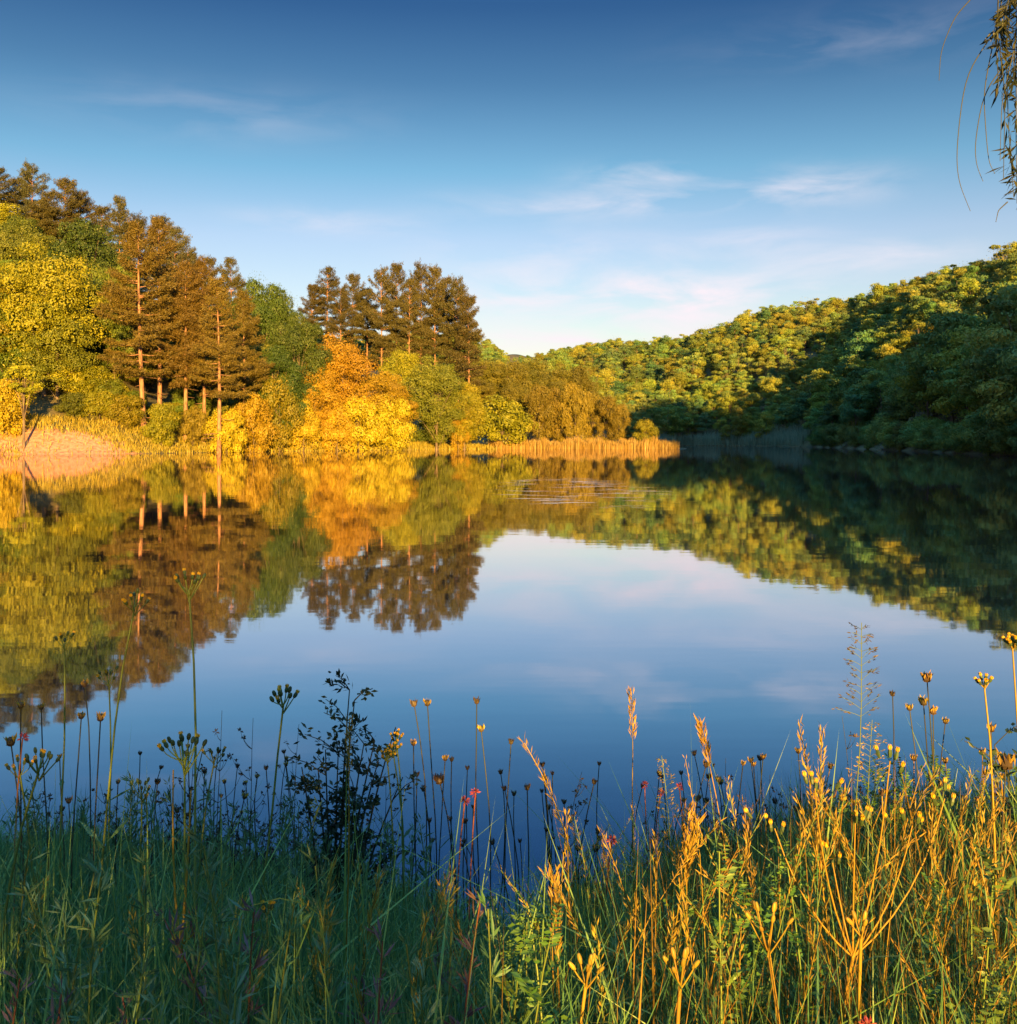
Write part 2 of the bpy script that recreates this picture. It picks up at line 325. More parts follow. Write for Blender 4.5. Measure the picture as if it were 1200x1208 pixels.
# ------------------------------------------------------------------ tree kinds (meshes; every tree is an Empty > trunk, crown)
def broadleaf(H, W, base=.18, clumps=46, per=130, leaf=.34, flat=.55, shape='round', bark='bark', leafm='oak', seed=0, limbs=16, asp=.6, gap=.85):
    global rng
    rng = np.random.default_rng(seed)
    tr = MB(); cr = MB()
    lean = rng.normal(size=2)*W*.05
    P = bez((0, 0, -.4), (lean[0]*.2, lean[1]*.2, H*.4), (lean[0], lean[1], H*.82), 9)
    tr.add(*tube(P, np.linspace(1, .16, 9)*max(.09, H*.017), 7))
    zc, rz = H*(base+1)/2, H*(1-base)/2
    cs = []
    tries = 0
    while len(cs) < clumps and tries < 4000:
        tries += 1
        u = norm(rng.normal(size=3)); r = rng.uniform(.35, 1)**.6
        z = u[2]*r
        wf = 1.0
        if shape == 'cone': wf = max(.15, .75-z*.6)
        if shape == 'dome': wf = 1.0 if z < 0 else math.sqrt(max(.05, 1-z*z*.75))
        c = np.array([u[0]*r*W*.42*wf, u[1]*r*W*.42*wf, zc+z*rz*.88])
        rc = W*rng.uniform(.10, .19)*(1 if shape != 'column' else .8)
        if all(np.linalg.norm((c-o[0])*[1, 1, 1.3]) > gap*min(rc, o[1]) for o in cs): cs.append((c, rc))
    for k, (c, rc) in enumerate(cs):
        if k < limbs:
            t = np.clip((c[2]-H*.12)/(H*.8), .08, .9)*rng.uniform(.55, .85)
            i = t*8; a = P[int(i)]
            mid = (a+c)/2+np.array([0, 0, H*.03])
            tr.add(*tube(bez(a, mid, c, 6), np.linspace(.42, .1, 6)*max(.07, H*.011), 5))
        n = int(per*rng.uniform(.7, 1.3))
        d = norm(rng.normal(size=(n, 3))+[0, 0, .35])
        rr = rc*rng.uniform(.72, 1.10, n)[:, None]*(1+.3*np.sin(d[:, :1]*5+k)*np.cos(d[:, 1:2]*4+k*2))
        C = c+d*rr*[1, 1, flat]
        Nn = d*[.9, .9, 1]+norm(rng.normal(size=(n, 3)))*.55
        sz = leaf*rng.uniform(.6, 1.25, n)
        V, Fc = leaves(C, Nn, sz, sz*asp)
        cr.add(V, Fc, 0, np.clip(rng.uniform(0, .65)+rng.normal(size=n)*.2, 0, 1))
    # loose leaves between clumps break the outline
    n = int(len(cs)*per*.05); u = norm(rng.normal(size=(n, 3))); C = np.array([0, 0, zc])+u*[W*.49, W*.49, rz*.98]*rng.uniform(.5, 1.02, n)[:, None]
    sz = leaf*rng.uniform(.5, .9, n); V, Fc = leaves(C, rng.normal(size=(n, 3)), sz, sz*asp); cr.add(V, Fc, 0, rng.uniform(0, 1, n))
    return tr.mesh('trunk', [M[bark]], True), cr.mesh('crown', [M[leafm]]), H, W

def pine(H, W, bare=.3, rounded=False, seed=0, step=1.0, leafm='pine', spars=1.0):
    global rng
    rng = np.random.default_rng(seed)
    tr = MB(); cr = MB()
    lean = rng.normal(size=2)*H*.012
    P = bez((0, 0, -.5), (-lean[0], -lean[1], H*.5), (lean[0], lean[1], H), 12)
    tr.add(*tube(P, np.linspace(1, .06, 12)*H*.0135, 8))
    z = bare*H; k = 0; TC = []; TD = []; TT = []
    for q in range(7):                                    # dead stubs below the crown
        zz = rng.uniform(.12, 1)*bare*H; a = rng.uniform(0, 6.28); b = np.array([math.cos(a), math.sin(a), -.1])
        a0 = np.array([0, 0, zz]); tr.add(*tube(bez(a0, a0+b*W*.1, a0+b*W*rng.uniform(.1, .25), 3), np.linspace(.05, .015, 3), 4))
    while z < H*.985:
        t = (z/H-bare)/(1-bare)
        if rounded: prof = (.6+.4*min(1, t*3))*(1-t**2.2)**.75*.98+.05
        else: prof = min(1, .62+t*1.3)*(1-t)**.78+.05
        nb = rng.integers(4, 7)
        for b in range(nb):
            if rng.uniform() > spars: continue
            a = rng.uniform(0, 6.28)
            ln = W/2*prof*rng.uniform(.55, 1.12)
            dr = np.array([math.cos(a), math.sin(a), 0])
            a0 = np.array([np.interp(z, P[:, 2], P[:, 0]), np.interp(z, P[:, 2], P[:, 1]), z+rng.uniform(-.25, .25)])
            up = .05+.75*t*t
            drop = (-.10 if not rounded else .10)
            mid = a0+dr*ln*.55+[0, 0, ln*(drop+up*.4)]
            end = a0+dr*ln+[0, 0, ln*(up+.06)]
            B = bez(a0, mid, end, 6)
            tr.add(*tube(B, np.linspace(1, .2, 6)*(.025+.011*ln), 4))
            m = max(4, int(ln*3.4))
            for s in np.linspace(.22, 1, m):
                c = B[0]*(1-s)**2+2*s*(1-s)*mid+s*s*end
                side = np.array([-dr[1], dr[0], 0])
                for sg in (-1, 1, 0):
                    l2 = ln*.34*(1.15-s)*rng.uniform(.4, 1.35)+.2 if sg else .05
                    tip = c+side*sg*l2+dr*l2*.5+[0, 0, rng.uniform(-.12, .30)*(1+t)]
                    nt = 3 if sg else 1
                    for f in np.linspace(.35, 1, nt):
                        TC.append(c+(tip-c)*f+rng.normal(size=3)*.08); TD.append(norm(dr*.7+side*sg*.6+np.array([0, 0, .35+.7*t]))); TT.append(rng.uniform(0, .7))
        z += step*rng.uniform(.75, 1.25)*(1-.35*t); k += 1
    TC = np.array(TC); TD = np.array(TD); TT = np.array(TT); n = len(TC); q = 8
    d = norm(np.repeat(TD, q, 0)*.75+rng.normal(size=(n*q, 3))*.75)
    ln = rng.uniform(.22, .48, n*q)
    C = np.repeat(TC, q, 0)+rng.normal(size=(n*q, 3))*[.13, .13, .10]+d*ln[:, None]*.4*[1, 1, .7]
    V, Fc = leaves(C, rng.normal(size=(n*q, 3)), ln, rng.uniform(.045, .085, n*q), D=d, fold=.05)
    cr.add(V, Fc, 0, np.clip(np.repeat(TT, q)+rng.normal(size=n*q)*.18, 0, 1))
    return tr.mesh('trunk', [M['pbark']], True), cr.mesh('crown', [M[leafm]]), H, W

def setmat(me, key):                                       # a twin of a crown mesh in another species' leaf
    c = me.copy(); c.materials[0] = M[key]; return c
OAK = [broadleaf(18, 14, .06, 60, 620, .31, .52, seed=s, limbs=22) for s in (1, 2, 3)]
HILL = [broadleaf(10, 8.0, .06, nc, 300, .34, fl, shape=sh, seed=10+s, leafm=lm, limbs=16, gap=gp) for s, (nc, fl, sh, lm, gp) in enumerate([(22, .50, 'round', 'hill', .85), (17, .42, 'round', 'hill', 1.0), (24, .60, 'dome', 'hilly', .85), (20, .45, 'cone', 'hilld', .9), (15, .55, 'round', 'hilly', 1.05), (26, .5, 'dome', 'hill', .8)])]
BUSH = [broadleaf(5, 6, .0, 36, 260, .22, .6, shape='dome', seed=30+s, leafm='yell', limbs=10, gap=.75) for s in range(3)]
PINE = [pine(24, 11, .28, False, 40, spars=.8), pine(24, 10, .36, False, 41, spars=.75), pine(24, 10, .32, False, 42, spars=.8)]
TOPP = [pine(19, 8.5, .38, True, 50), pine(19, 7.5, .42, True, 51), pine(19, 8.5, .30, True, 52)]
WILL = [broadleaf(9, 6.5, .0, 40, 320, .24, .75, shape='dome', seed=60+s, leafm='willow', limbs=12, gap=.75) for s in range(3)]
rng = np.random.default_rng(99)
_tw = {}
def crown_of(proto, key):
    if key is None: return proto[1]
    k = (proto[1].name, key)
    if k not in _tw: _tw[k] = setmat(proto[1], key)
    return _tw[k]
SAP = broadleaf(9, 3.4, .42, 18, 150, .24, .55, seed=77, leafm='gold', limbs=14, gap=1.0)
NTREE = [0]
def tree(name, proto, x, y, h, w, label, cat='tree', group=None, mat=None, z=None, rz=None, lean=(0, 0)):
    NTREE[0] += 1
    if z is None: z = gz(x, y)-.1
    r = root(name, (x, y, z), label, cat, group, rng.uniform(0, 6.28) if rz is None else rz)
    r.rotation_euler.x, r.rotation_euler.y = lean
    s = w/proto[3]; r.scale = (s, s, h/proto[2])
    link('trunk', proto[0], r); link('crown', crown_of(proto, mat), r)
    return r
def tree_px(name, proto, px, D, top, wpx, label, cat='tree', group=None, mat=None, rz=None, lean=(0, 0)):
    """stand a tree on the terrain at distance D so that its tip and width match the photograph"""
    x = wx(px, D); z = gz(x, D)-.1
    return tree(name, proto, x, D, wz(top, D)-z, wpx/F*D, label, cat, group, mat, z, rz, lean)

# ---- left bank
B = tree_px
B('oak_tree', OAK[0], 52, 134, 282, 128, 'big yellow-green oak on the left bank behind the bare earth slope', mat='gold')
B('oak_tree', OAK[1], -18, 133, 300, 105, 'yellow-green oak cut by the left edge, beside the big yellow-green oak', mat='gold')
B('oak_tree', OAK[2], 98, 150, 250, 110, 'dark green oak crown above the big yellow-green oak, left of the tall pine', mat='deep')
B('oak_tree', OAK[0], 30, 152, 258, 100, 'mid green oak crown under the skyline pines at the far left', mat='oak')
B('oak_tree', OAK[1], 135, 146, 300, 80, 'olive oak half hidden behind the tall leaning pine', mat='oak')
B('shrub', BUSH[0], 8, 123.5, 445, 62, 'bright yellow bush at the left edge by the thin sapling', 'shrub', mat='yell')
B('sapling', SAP, 28, 121.6, 418, 44, 'thin yellow-leaved sapling at the water edge on the far left', 'tree', mat='gold')
B('pine_tree', PINE[0], 170, 133, 262, 116, 'tall pine with a leaning pinkish trunk, biggest of the shore pines', mat='pine', lean=(R(.5), R(2)))
B('pine_tree', PINE[1], 188, 139, 262, 96, 'tall pine close behind the one with the leaning trunk', mat='pine')
B('pine_tree', PINE[2], 219, 137, 312, 88, 'shore pine right of the tall pine pair, upright trunk', mat='pine')
B('pine_tree', PINE[0], 240, 139, 308, 84, 'middle one of the three slender shore pines', mat='pine')
B('pine_tree', PINE[1], 258, 134, 330, 92, 'rightmost slender shore pine with a bare lower trunk', mat='pine')
B('pine_tree', PINE[2], 288, 146, 345, 74, 'low amber-brown pine between the shore pines and the dark oaks', mat='pine')
for i, (px, D, top, wp, k, lab) in enumerate([
    (-4, 172, 200, 60, 0, 'dark pine on the skyline at the left edge'),
    (18, 180, 214, 50, 1, 'dark pine second from the left edge on the skyline'),
    (38, 176, 197, 54, 2, 'spiky pine with the highest thin tip on the left skyline'),
    (58, 172, 228, 56, 1, 'short dark pine right of the highest spiky pine'),
    (76, 174, 214, 62, 0, 'broad dark pine at the end of the skyline pine clump'),
    (96, 178, 228, 58, 2, 'bronze pine sloping down from the skyline clump'),
    (120, 178, 246, 56, 0, 'pine crown above the dark green oak'),
    (141, 174, 236, 50, 1, 'pale-tipped pine alone above the tall shore pine'),
    (163, 176, 258, 54, 2, 'grey-brown pine just left of the grey pines'),
    (188, 174, 258, 58, 0, 'grey-green pine behind the tall pine pair'),
    (206, 173, 272, 54, 1, 'grey-green pine on the falling skyline'),
    (222, 172, 296, 50, 2, 'lowest grey-green pine on the falling skyline'),
    (247, 174, 306, 46, 0, 'small brown pine behind the slender shore pines'),
    (273, 178, 307, 40, 1, 'small dark pine poking up left of the dark oaks')]):
    B('pine_tree', TOPP[k], px, D, top, wp, lab, group='pines on the left skyline', mat='pineg' if i in (2, 7, 9, 10, 11) else 'pined')
B('oak_tree', OAK[1], 306, 165, 316, 70, 'dark green oak on the skyline right of the shore pines', mat='deep')
B('oak_tree', OAK[2], 332, 168, 332, 60, 'dark green oak stepping down the skyline beside its taller neighbour', mat='deep')
B('oak_tree', OAK[0], 352, 156, 360, 78, 'rounded dense dark green oak left of the amber tree', mat='deep')
B('oak_tree', OAK[2], 330, 150, 400, 70, 'dark oak under the rounded dense oak', mat='deep')
B('shrub', BUSH[0], 190, 130.5, 474, 46, 'bright yellow-green bush at the foot of the leaning pine', 'shrub', mat='gold')
B('shrub', BUSH[1], 150, 131, 462, 46, 'yellow-green bush left of the leaning pine trunk', 'shrub', mat='gold')
B('shrub', BUSH[2], 118, 131, 458, 50, 'olive bush under the big yellow-green oak', 'shrub', mat='gold')
B('shrub', BUSH[0], 86, 130, 462, 44, 'leafy bush above the bare earth slope', 'shrub', mat='oak')
B('shrub', BUSH[2], 228, 136, 478, 40, 'low amber bush between two slender pine trunks', 'shrub', mat='willow')
B('shrub', BUSH[1], 268, 136, 478, 50, 'yellow bush right of the bare-trunked pine', 'shrub', mat='yell')
B('shrub', BUSH[0], 300, 141, 462, 54, 'amber bush on the shore below the dark oaks', 'shrub', mat='amber')
B('shrub', BUSH[1], 330, 147, 436, 50, 'light green leafy bush right of the shore pines', 'shrub', mat='gold')
B('shrub', BUSH[2], 358, 151, 470, 44, 'golden bush left of the amber tree foot', 'shrub', mat='yell')
B('amber_tree', OAK[0], 402, 162, 388, 92, 'amber orange tree with the highest crown below the pine grove', mat='amber')
B('amber_tree', OAK[1], 372, 156, 424, 66, 'low amber tree leaning over the left shore', mat='amber')
B('amber_tree', OAK[2], 452, 166, 432, 80, 'golden tree right of the amber crown', mat='amber')
B('yellow_tree', BUSH[0], 424, 158, 466, 60, 'bright yellow low tree over the reeds', 'shrub', mat='yell')
B('yellow_tree', BUSH[1], 462, 163, 462, 54, 'bright yellow bush right beside the low yellow tree', 'shrub', mat='yell')
B('shrub', BUSH[2], 398, 155, 478, 44, 'amber bush at the foot of the amber orange tree', 'shrub', mat='amber')
B('green_tree', OAK[1], 474, 178, 404, 62, 'fresh green tree just under the pine grove', mat='gold')
B('green_tree', OAK[0], 515, 172, 414, 78, 'bright green tree standing below the right end of the pine grove', mat='oak')
B('green_tree', OAK[2], 548, 176, 446, 56, 'yellow-green tree right of the bright green one', mat='gold')
B('shrub', BUSH[0], 541, 175, 484, 28, 'small orange bush in front of the bright green tree', 'shrub', mat='amber')
B('shrub', BUSH[2], 592, 181.5, 466, 84, 'round olive-gold bush alone at the root of the spit', 'shrub', mat='gold')
B('shrub', BUSH[1], 762, 188, 492, 30, 'small golden bush standing in the reeds near the spit end', 'shrub', mat='gold')
for i, (px, D, top, wp) in enumerate([(368,206,338,34),(386,210,318,42),(402,204,340,36),(416,208,326,40),(433,212,342,38),(450,206,319,44),(468,210,314,42),(483,204,332,36),(497,208,315,42),(513,206,318,44),(527,212,330,40),(540,204,331,48),(553,200,352,48)]):
    t = ['nearest the grove left end','with a flat open tip','short and half hidden','third tall tip from the left','sunk between two taller tips','broad and dark','highest in the middle','short, in front of the middle','slim beside the highest','with a long bare red trunk','set back near the right end','second from the right end','at the right end with branches swept out low'][i]
    B('pine_tree', TOPP[i % 3], px, D, top, wp*1.08, 'grove pine above the amber trees, '+t, group='pines of the dark grove', mat='pined')
for i, (px, D, top, wp, t) in enumerate([(570,238,418,60,'at the left by the grove'),(600,236,420,62,'second from the grove'),(628,244,420,60,'in the middle of the dip'),(655,238,424,56,'below the lowest skyline'),(682,240,424,52,'nearest the right hill'),(560,222,442,56,'low, behind the green trees'),(612,222,448,58,'low, above the round bush'),(660,226,442,52,'low, behind the willow thicket')]):
    B('bronze_tree', OAK[i % 3], px, D, top, wp, 'bronze-green tree behind the spit, '+t, group='bronze trees behind the spit', mat='brown')
for i, (px, D, top, wp, t) in enumerate([(636,200,446,40,'leftmost'),(658,202,452,38,'second from the left'),(678,199,446,38,'in the middle'),(699,203,456,36,'set back behind the others'),(716,199,462,34,'with a pale right side'),(731,196,472,26,'lowest, at the right end')]):
    B('willow_bush', WILL[i % 3], px, D, top, wp, 'copper willow of the thicket on the spit, '+t, 'shrub', group='copper willows on the spit')

KEYS = ['gold', 'yell', 'oak', 'gold', 'oak', 'gold']
for i in range(34):
    px = 70+i*14.6+rng.uniform(-5, 5); D0 = np.arange(112, 200, .5); sd = lake_sd(wx(px, D0), D0); D = D0[np.argmax(sd > rng.uniform(4.5, 13))]
    if 60 < px < 150: D += 6
    x = wx(px, D); h = rng.uniform(2.6, 5.5)
    tree('shrub', BUSH[i % 3], x, D, h, h*rng.uniform(1.0, 1.4), 'leafy bush in the bright undergrowth along the left shore', 'shrub', 'bushes along the left shore', KEYS[rng.integers(6)])
RS = np.array([(54,92),(53.5,107),(57,130),(63,168),(70,235),(62,268)], float)
for i in range(34):
    t = i/33*5; k = min(int(t), 4); q = RS[k]+(RS[k+1]-RS[k])*(t-k); x, y = q[0]+rng.uniform(.2, 1.6), q[1]+rng.uniform(-1, 1); h = rng.uniform(3.5, 6.5)
    if y > 232: continue
    tree('shrub', BUSH[i % 3], x, y, h, h*rng.uniform(1.1, 1.5), 'shaded green bush leaning over the water along the right shore', 'shrub', 'bushes along the right shore', 'hill', z=-.1)
# ---- fill the left slope and the right hillside
def slope_points(x0, x1, y0, y1, step, keep):
    xs = np.arange(x0, x1, step); ys = np.arange(y0, y1, step)
    X, Y = np.meshgrid(xs, ys); X = X+rng.uniform(-.42, .42, X.shape)*step; Y = Y+rng.uniform(-.42, .42, Y.shape)*step
    X, Y = X.ravel(), Y.ravel(); d = lake_sd(X, Y); Z = ground(X, Y); m = (d > 1.2) & keep(X, Y, Z, d)
    return X[m], Y[m], Z[m], d[m]
X, Y, Z, d = slope_points(-150, -8, 112, 240, 6.5, lambda X, Y, Z, d: (d > 9) & (X > -.56*Y) & (CX+F*X/Y < 585))
for x, y, z in zip(X, Y, Z):
    px = CX+F*x/y
    hmax = wz(skyline(px)+26, y)-z
    h = min(rng.uniform(10, 15), hmax)
    if h < 5 or (y < 146 and 100 < px < 330) or NTREE[0] > 190: continue
    tree('broadleaf_tree', OAK[rng.integers(3)], x, y, h, h*rng.uniform(.62, .8), 'green tree among those crowding the left slope behind the shore trees', group='trees filling the left slope', mat=['oak', 'oak', 'deep', 'brown', 'gold'][rng.integers(5)])
def right_keep(X, Y, Z, d):
    px = CX+F*X/np.maximum(Y, 1)
    return (X > 20) & (px > 728) & (px < 1260) & ((Y > 275) | (X*math.cos(SUN_AZ)+Y*math.sin(SUN_AZ) > 72) | (px > 1000))
A_ = slope_points(18, 260, 96, 215, 5.4, right_keep); B_ = slope_points(18, 270, 215, 520, 4.5, right_keep)
X, Y, Z, d = (np.concatenate(q) for q in zip(A_, B_))
px = CX+F*X/Y; H = np.interp(Y, [110, 180, 240, 300], [12, 10, 8.2, 7.2])*np.exp(rng.normal(size=len(X))*.20); H = np.minimum(H, EYE+(HZ-np.interp(px, SKY_PX, SKY_PY)-rng.uniform(0, 10, len(X)))/F*Y-Z)
low = (px < 850) & (Y < 275); H = np.where(low, np.minimum(H, EYE+(HZ-rng.uniform(455, 480, len(X)))/F*Y-Z), H)
ok = H > 3.0; X, Y, Z, H, d, px = X[ok], Y[ok], Z[ok], H[ok], d[ok], px[ok]
o = np.argsort(Y); X, Y, Z, H, d, px = X[o], Y[o], Z[o], H[o], d[o], px[o]
near = np.zeros(len(X), bool); inview = np.where(px < 1225)[0]; near[inview[:max(0, 345-NTREE[0])]] = True
zone = lambda dd: ('with boughs overhanging the shaded right shore' if dd < 7 else 'in the shaded lower belt of the right hillside' if dd < 28 else 'in the sunlit upper belt of the right hillside')
for i in np.where(near)[0]:
    big = 1.15 if d[i] < 8 else 1.0
    tree('broadleaf_tree', HILL[rng.integers(6)], X[i], Y[i], H[i]*big, H[i]*rng.uniform(.66, .92)*big, 'bushy green tree '+zone(d[i]), group='hillside trees '+zone(d[i]), z=Z[i]-.2)

# ---- the rest of the woods and the added shade trees: one mass
P_ = [np.stack([X[~near], Y[~near], Z[~near]-.2, H[~near]/10], 1)]
Xc, Yc, Zc, dc = slope_points(-130, 140, 250, 620, 7.5, lambda X, Y, Z, d: (d > 14) & (abs(X) < .55*Y) & ((X < 20) | (CX+F*X/Y <= 728)))
pc = CX+F*Xc/Yc; Hc = np.minimum(rng.uniform(9, 13, len(Xc)), EYE+(HZ-np.interp(pc, SKY_PX, SKY_PY)-rng.uniform(-1, 6, len(Xc)))/F*Yc-Zc)
m = Hc > 3.5; P_.append(np.stack([Xc[m], Yc[m], Zc[m]-.2, Hc[m]/10], 1))
Xb, Yb, Zb, db = slope_points(44, 190, -170, 96, 7, lambda X, Y, Z, d: (d > 2) & (Z > 2) & (X*math.cos(SUN_AZ)+Y*math.sin(SUN_AZ) > 70))
P_.append(np.stack([Xb, Yb, Zb-.3, rng.uniform(1.0, 1.4, len(Xb))], 1))
ca, sa = math.cos(SUN_AZ), math.sin(SUN_AZ)                 # unseen tall trees added beside the right shore to shade the hillside beyond
Xb, Yb, Zb, db = slope_points(50, 110, 6, 96, 6.5, lambda X, Y, Z, d: (d > 1.5) & (X*ca+Y*sa > 70.5) & (X*ca+Y*sa < 98) & (Y*ca-X*sa < 68) & (X > .62*Y))
P_.append(np.stack([Xb, Yb, Zb-.3, rng.uniform(2.4, 2.9, len(Xb))], 1))
Xb, Yb, Zb, db = slope_points(52, 90, 40, 104, 4.5, lambda X, Y, Z, d: (d > 1) & (X*ca+Y*sa > 66) & (X*ca+Y*sa < 74) & (Y*ca-X*sa > 40) & (Y*ca-X*sa < 84) & (X > .57*Y))  # lower unseen trees, added to shade the nearest trees of the right shore
P_.append(np.stack([Xb, Yb, Zb-.3, rng.uniform(1.25, 1.5, len(Xb))], 1))
P_ = np.concatenate(P_)
def woods(P):
    me = bpy.data.meshes.new('woods'); me.vertices.add(len(P)); me.vertices.foreach_set('co', P[:, :3].astype(np.float32).ravel())
    for nm, val, ty in (('sz', P[:, 3], 'FLOAT'), ('turn', rng.uniform(0, 6.28, len(P)), 'FLOAT'), ('pick', rng.integers(0, len(HILL), len(P)), 'INT')):
        a = me.attributes.new(nm, ty, 'POINT'); a.data.foreach_set('value', val.astype(np.int32 if ty == 'INT' else np.float32))
    ob = link('woods', me)
    ng = bpy.data.node_groups.new('woods', 'GeometryNodeTree'); N, K = ng.nodes.new, ng.links.new
    ng.interface.new_socket('Geometry', in_out='INPUT', socket_type='NodeSocketGeometry'); ng.interface.new_socket('Geometry', in_out='OUTPUT', socket_type='NodeSocketGeometry')
    gi, go = N('NodeGroupInput'), N('NodeGroupOutput'); J = N('GeometryNodeJoinGeometry')
    def attr(nm, ty):
        q = N('GeometryNodeInputNamedAttribute'); q.data_type = ty; q.inputs[0].default_value = nm; return q.outputs[0]
    szv, tv, pv = attr('sz', 'FLOAT'), attr('turn', 'FLOAT'), attr('pick', 'INT')
    cx = N('ShaderNodeCombineXYZ'); K(tv, cx.inputs[2]); er = N('FunctionNodeEulerToRotation'); K(cx.outputs[0], er.inputs[0])
    for k, pr in enumerate(HILL):
        src = next(q for q in bpy.data.objects if q.data == pr[1]); tk = next(q for q in bpy.data.objects if q.data == pr[0])
        j = N('GeometryNodeJoinGeometry')
        for s in (src, tk):
            oi = N('GeometryNodeObjectInfo'); oi.transform_space = 'ORIGINAL'; oi.inputs['Object'].default_value = s; oi.inputs['As Instance'].default_value = True; K(oi.outputs['Geometry'], j.inputs[0])
        cmp = N('FunctionNodeCompare'); cmp.data_type = 'INT'; cmp.operation = 'EQUAL'; K(pv, cmp.inputs[2]); cmp.inputs[3].default_value = k
        ip = N('GeometryNodeInstanceOnPoints'); K(gi.outputs[0], ip.inputs['Points']); K(cmp.outputs[0], ip.inputs['Selection']); K(j.outputs[0], ip.inputs['Instance']); K(er.outputs[0], ip.inputs['Rotation']); K(szv, ip.inputs['Scale'])
        K(ip.outputs[0], J.inputs[0])
    K(J.outputs[0], go.inputs[0]); ob.modifiers.new('woods', 'NODES').node_group = ng
    return tag(ob, 'dense far woods covering the hills beyond and above the nearer trees, with unseen trees added at the right for shade', 'woods', kind='stuff')
woods(P_)

# ------------------------------------------------------------------ reeds and bank grass (stuff)
def blades(pts, h, w, lean=.25, seg=2, face=None):
    """tapered bent blades, vectorised: pts (n,3)"""
    n = len(pts); h = np.broadcast_to(h, (n,)); w = np.broadcast_to(w, (n,))
    a = rng.uniform(0, 6.28, n); dr = np.stack([np.cos(a), np.sin(a), 0*a], 1); b = rng.uniform(0, 6.28, n)
    sd = np.stack([np.cos(b), np.sin(b), 0*b], 1); ln = np.abs(rng.normal(size=n))*lean
    rows = []
    ts = np.linspace(0, 1, seg+1)
    for t in ts[:-1]:
        c = pts+dr*(ln*t**2*h)[:, None]; c[:, 2] += h*t*(1-.25*ln*t)
        hw = (w*.5*(1-.55*t))[:, None]; rows += [c-sd*hw, c+sd*hw]
    c = pts+dr*(ln*h)[:, None]; c[:, 2] += h*(1-.25*ln); rows.append(c)
    V = np.stack(rows, 1); m = V.shape[1]; o = np.arange(n)[:, None]*m
    Q = np.concatenate([o+np.array([2*i, 2*i+1, 2*i+3, 2*i+2]) for i in range(seg-1)], 0) if seg > 1 else np.zeros((0, 4), int)
    T = o+np.array([m-3, m-2, m-1])
    return V.reshape(-1, 3), Q, T
def blade_obj(name, pts, h, w, mat, lean, label, cat, seg=2, tint=None):
    V, Q, T = blades(pts, h, w, lean, seg); mb = MB(); n = len(pts)
    t = rng.uniform(0, 1, n) if tint is None else tint
    if len(Q): mb.add(V, Q, 0, np.tile(t, seg-1))
    # tips reuse the same vertex block
    k = 0
    mb.p.append((np.zeros((0, 3)), T-(len(V) if len(Q) else 0), 0, t)) if len(Q) else mb.add(V, T, 0, t)
    return tag(mb.obj(name, mat), label, cat, kind='stuff')
def strip(poly, n, width, inland=.0):
    P = np.array(poly, float); s = np.r_[0, np.cumsum(np.linalg.norm(np.diff(P, axis=0), axis=1))]
    u = rng.uniform(0, s[-1], n); x = np.interp(u, s, P[:, 0]); y = np.interp(u, s, P[:, 1])
    tx = np.interp(u, s[:-1], np.diff(P[:, 0])/np.diff(s)); ty = np.interp(u, s[:-1], np.diff(P[:, 1])/np.diff(s))
    q = inland+rng.uniform(0, 1, n)**1.2*width
    x, y = x-ty*q, y+tx*q
    return np.stack([x, y, np.maximum(ground(x, y), -.2)-.03], 1)
SP = [(-2,178.6),(7.6,182.6),(20,184.2),(31.2,185.8)]
p = strip(SP, 9000, 5.0, -.3)
blade_obj('reeds', p, rng.uniform(1.2, 2.4, len(p))*(.85+.22*np.sin(p[:, 0]*.9)*np.sin(p[:, 0]*.37+1)+.1*np.sin(p[:, 0]*3.1)), .07, M['reed'], .10, 'golden reeds standing in the water along the low spit', 'reeds', 3)
p = strip([(34,262),(48,280),(62,270),(69,240)][::-1], 6000, -5, .4)
blade_obj('reeds', p, rng.uniform(2, 3.6, len(p)), .11, M['reedg'], .18, 'blue-green shaded reeds along the far right shore', 'reeds', 3)
LS = [(-64,119),(-60,120),(-54,121),(-44.5,127),(-36,145),(-20.6,165),(-6,178),(2,181)]
p = strip(LS, 26000, 9, -.2)
keep = ((((p[:, 0]+54)/9.5)**2+((p[:, 1]-123.2)/4.2)**2 > rng.uniform(.3, 1.2, len(p))) | (rng.uniform(0, 1, len(p)) < .07)); p = p[keep]
blade_obj('grass', p, rng.uniform(.3, .85, len(p)), .09, M['bankg'], .45, 'sunlit dry grass fringing the left shore under the pines', 'grass', 2)

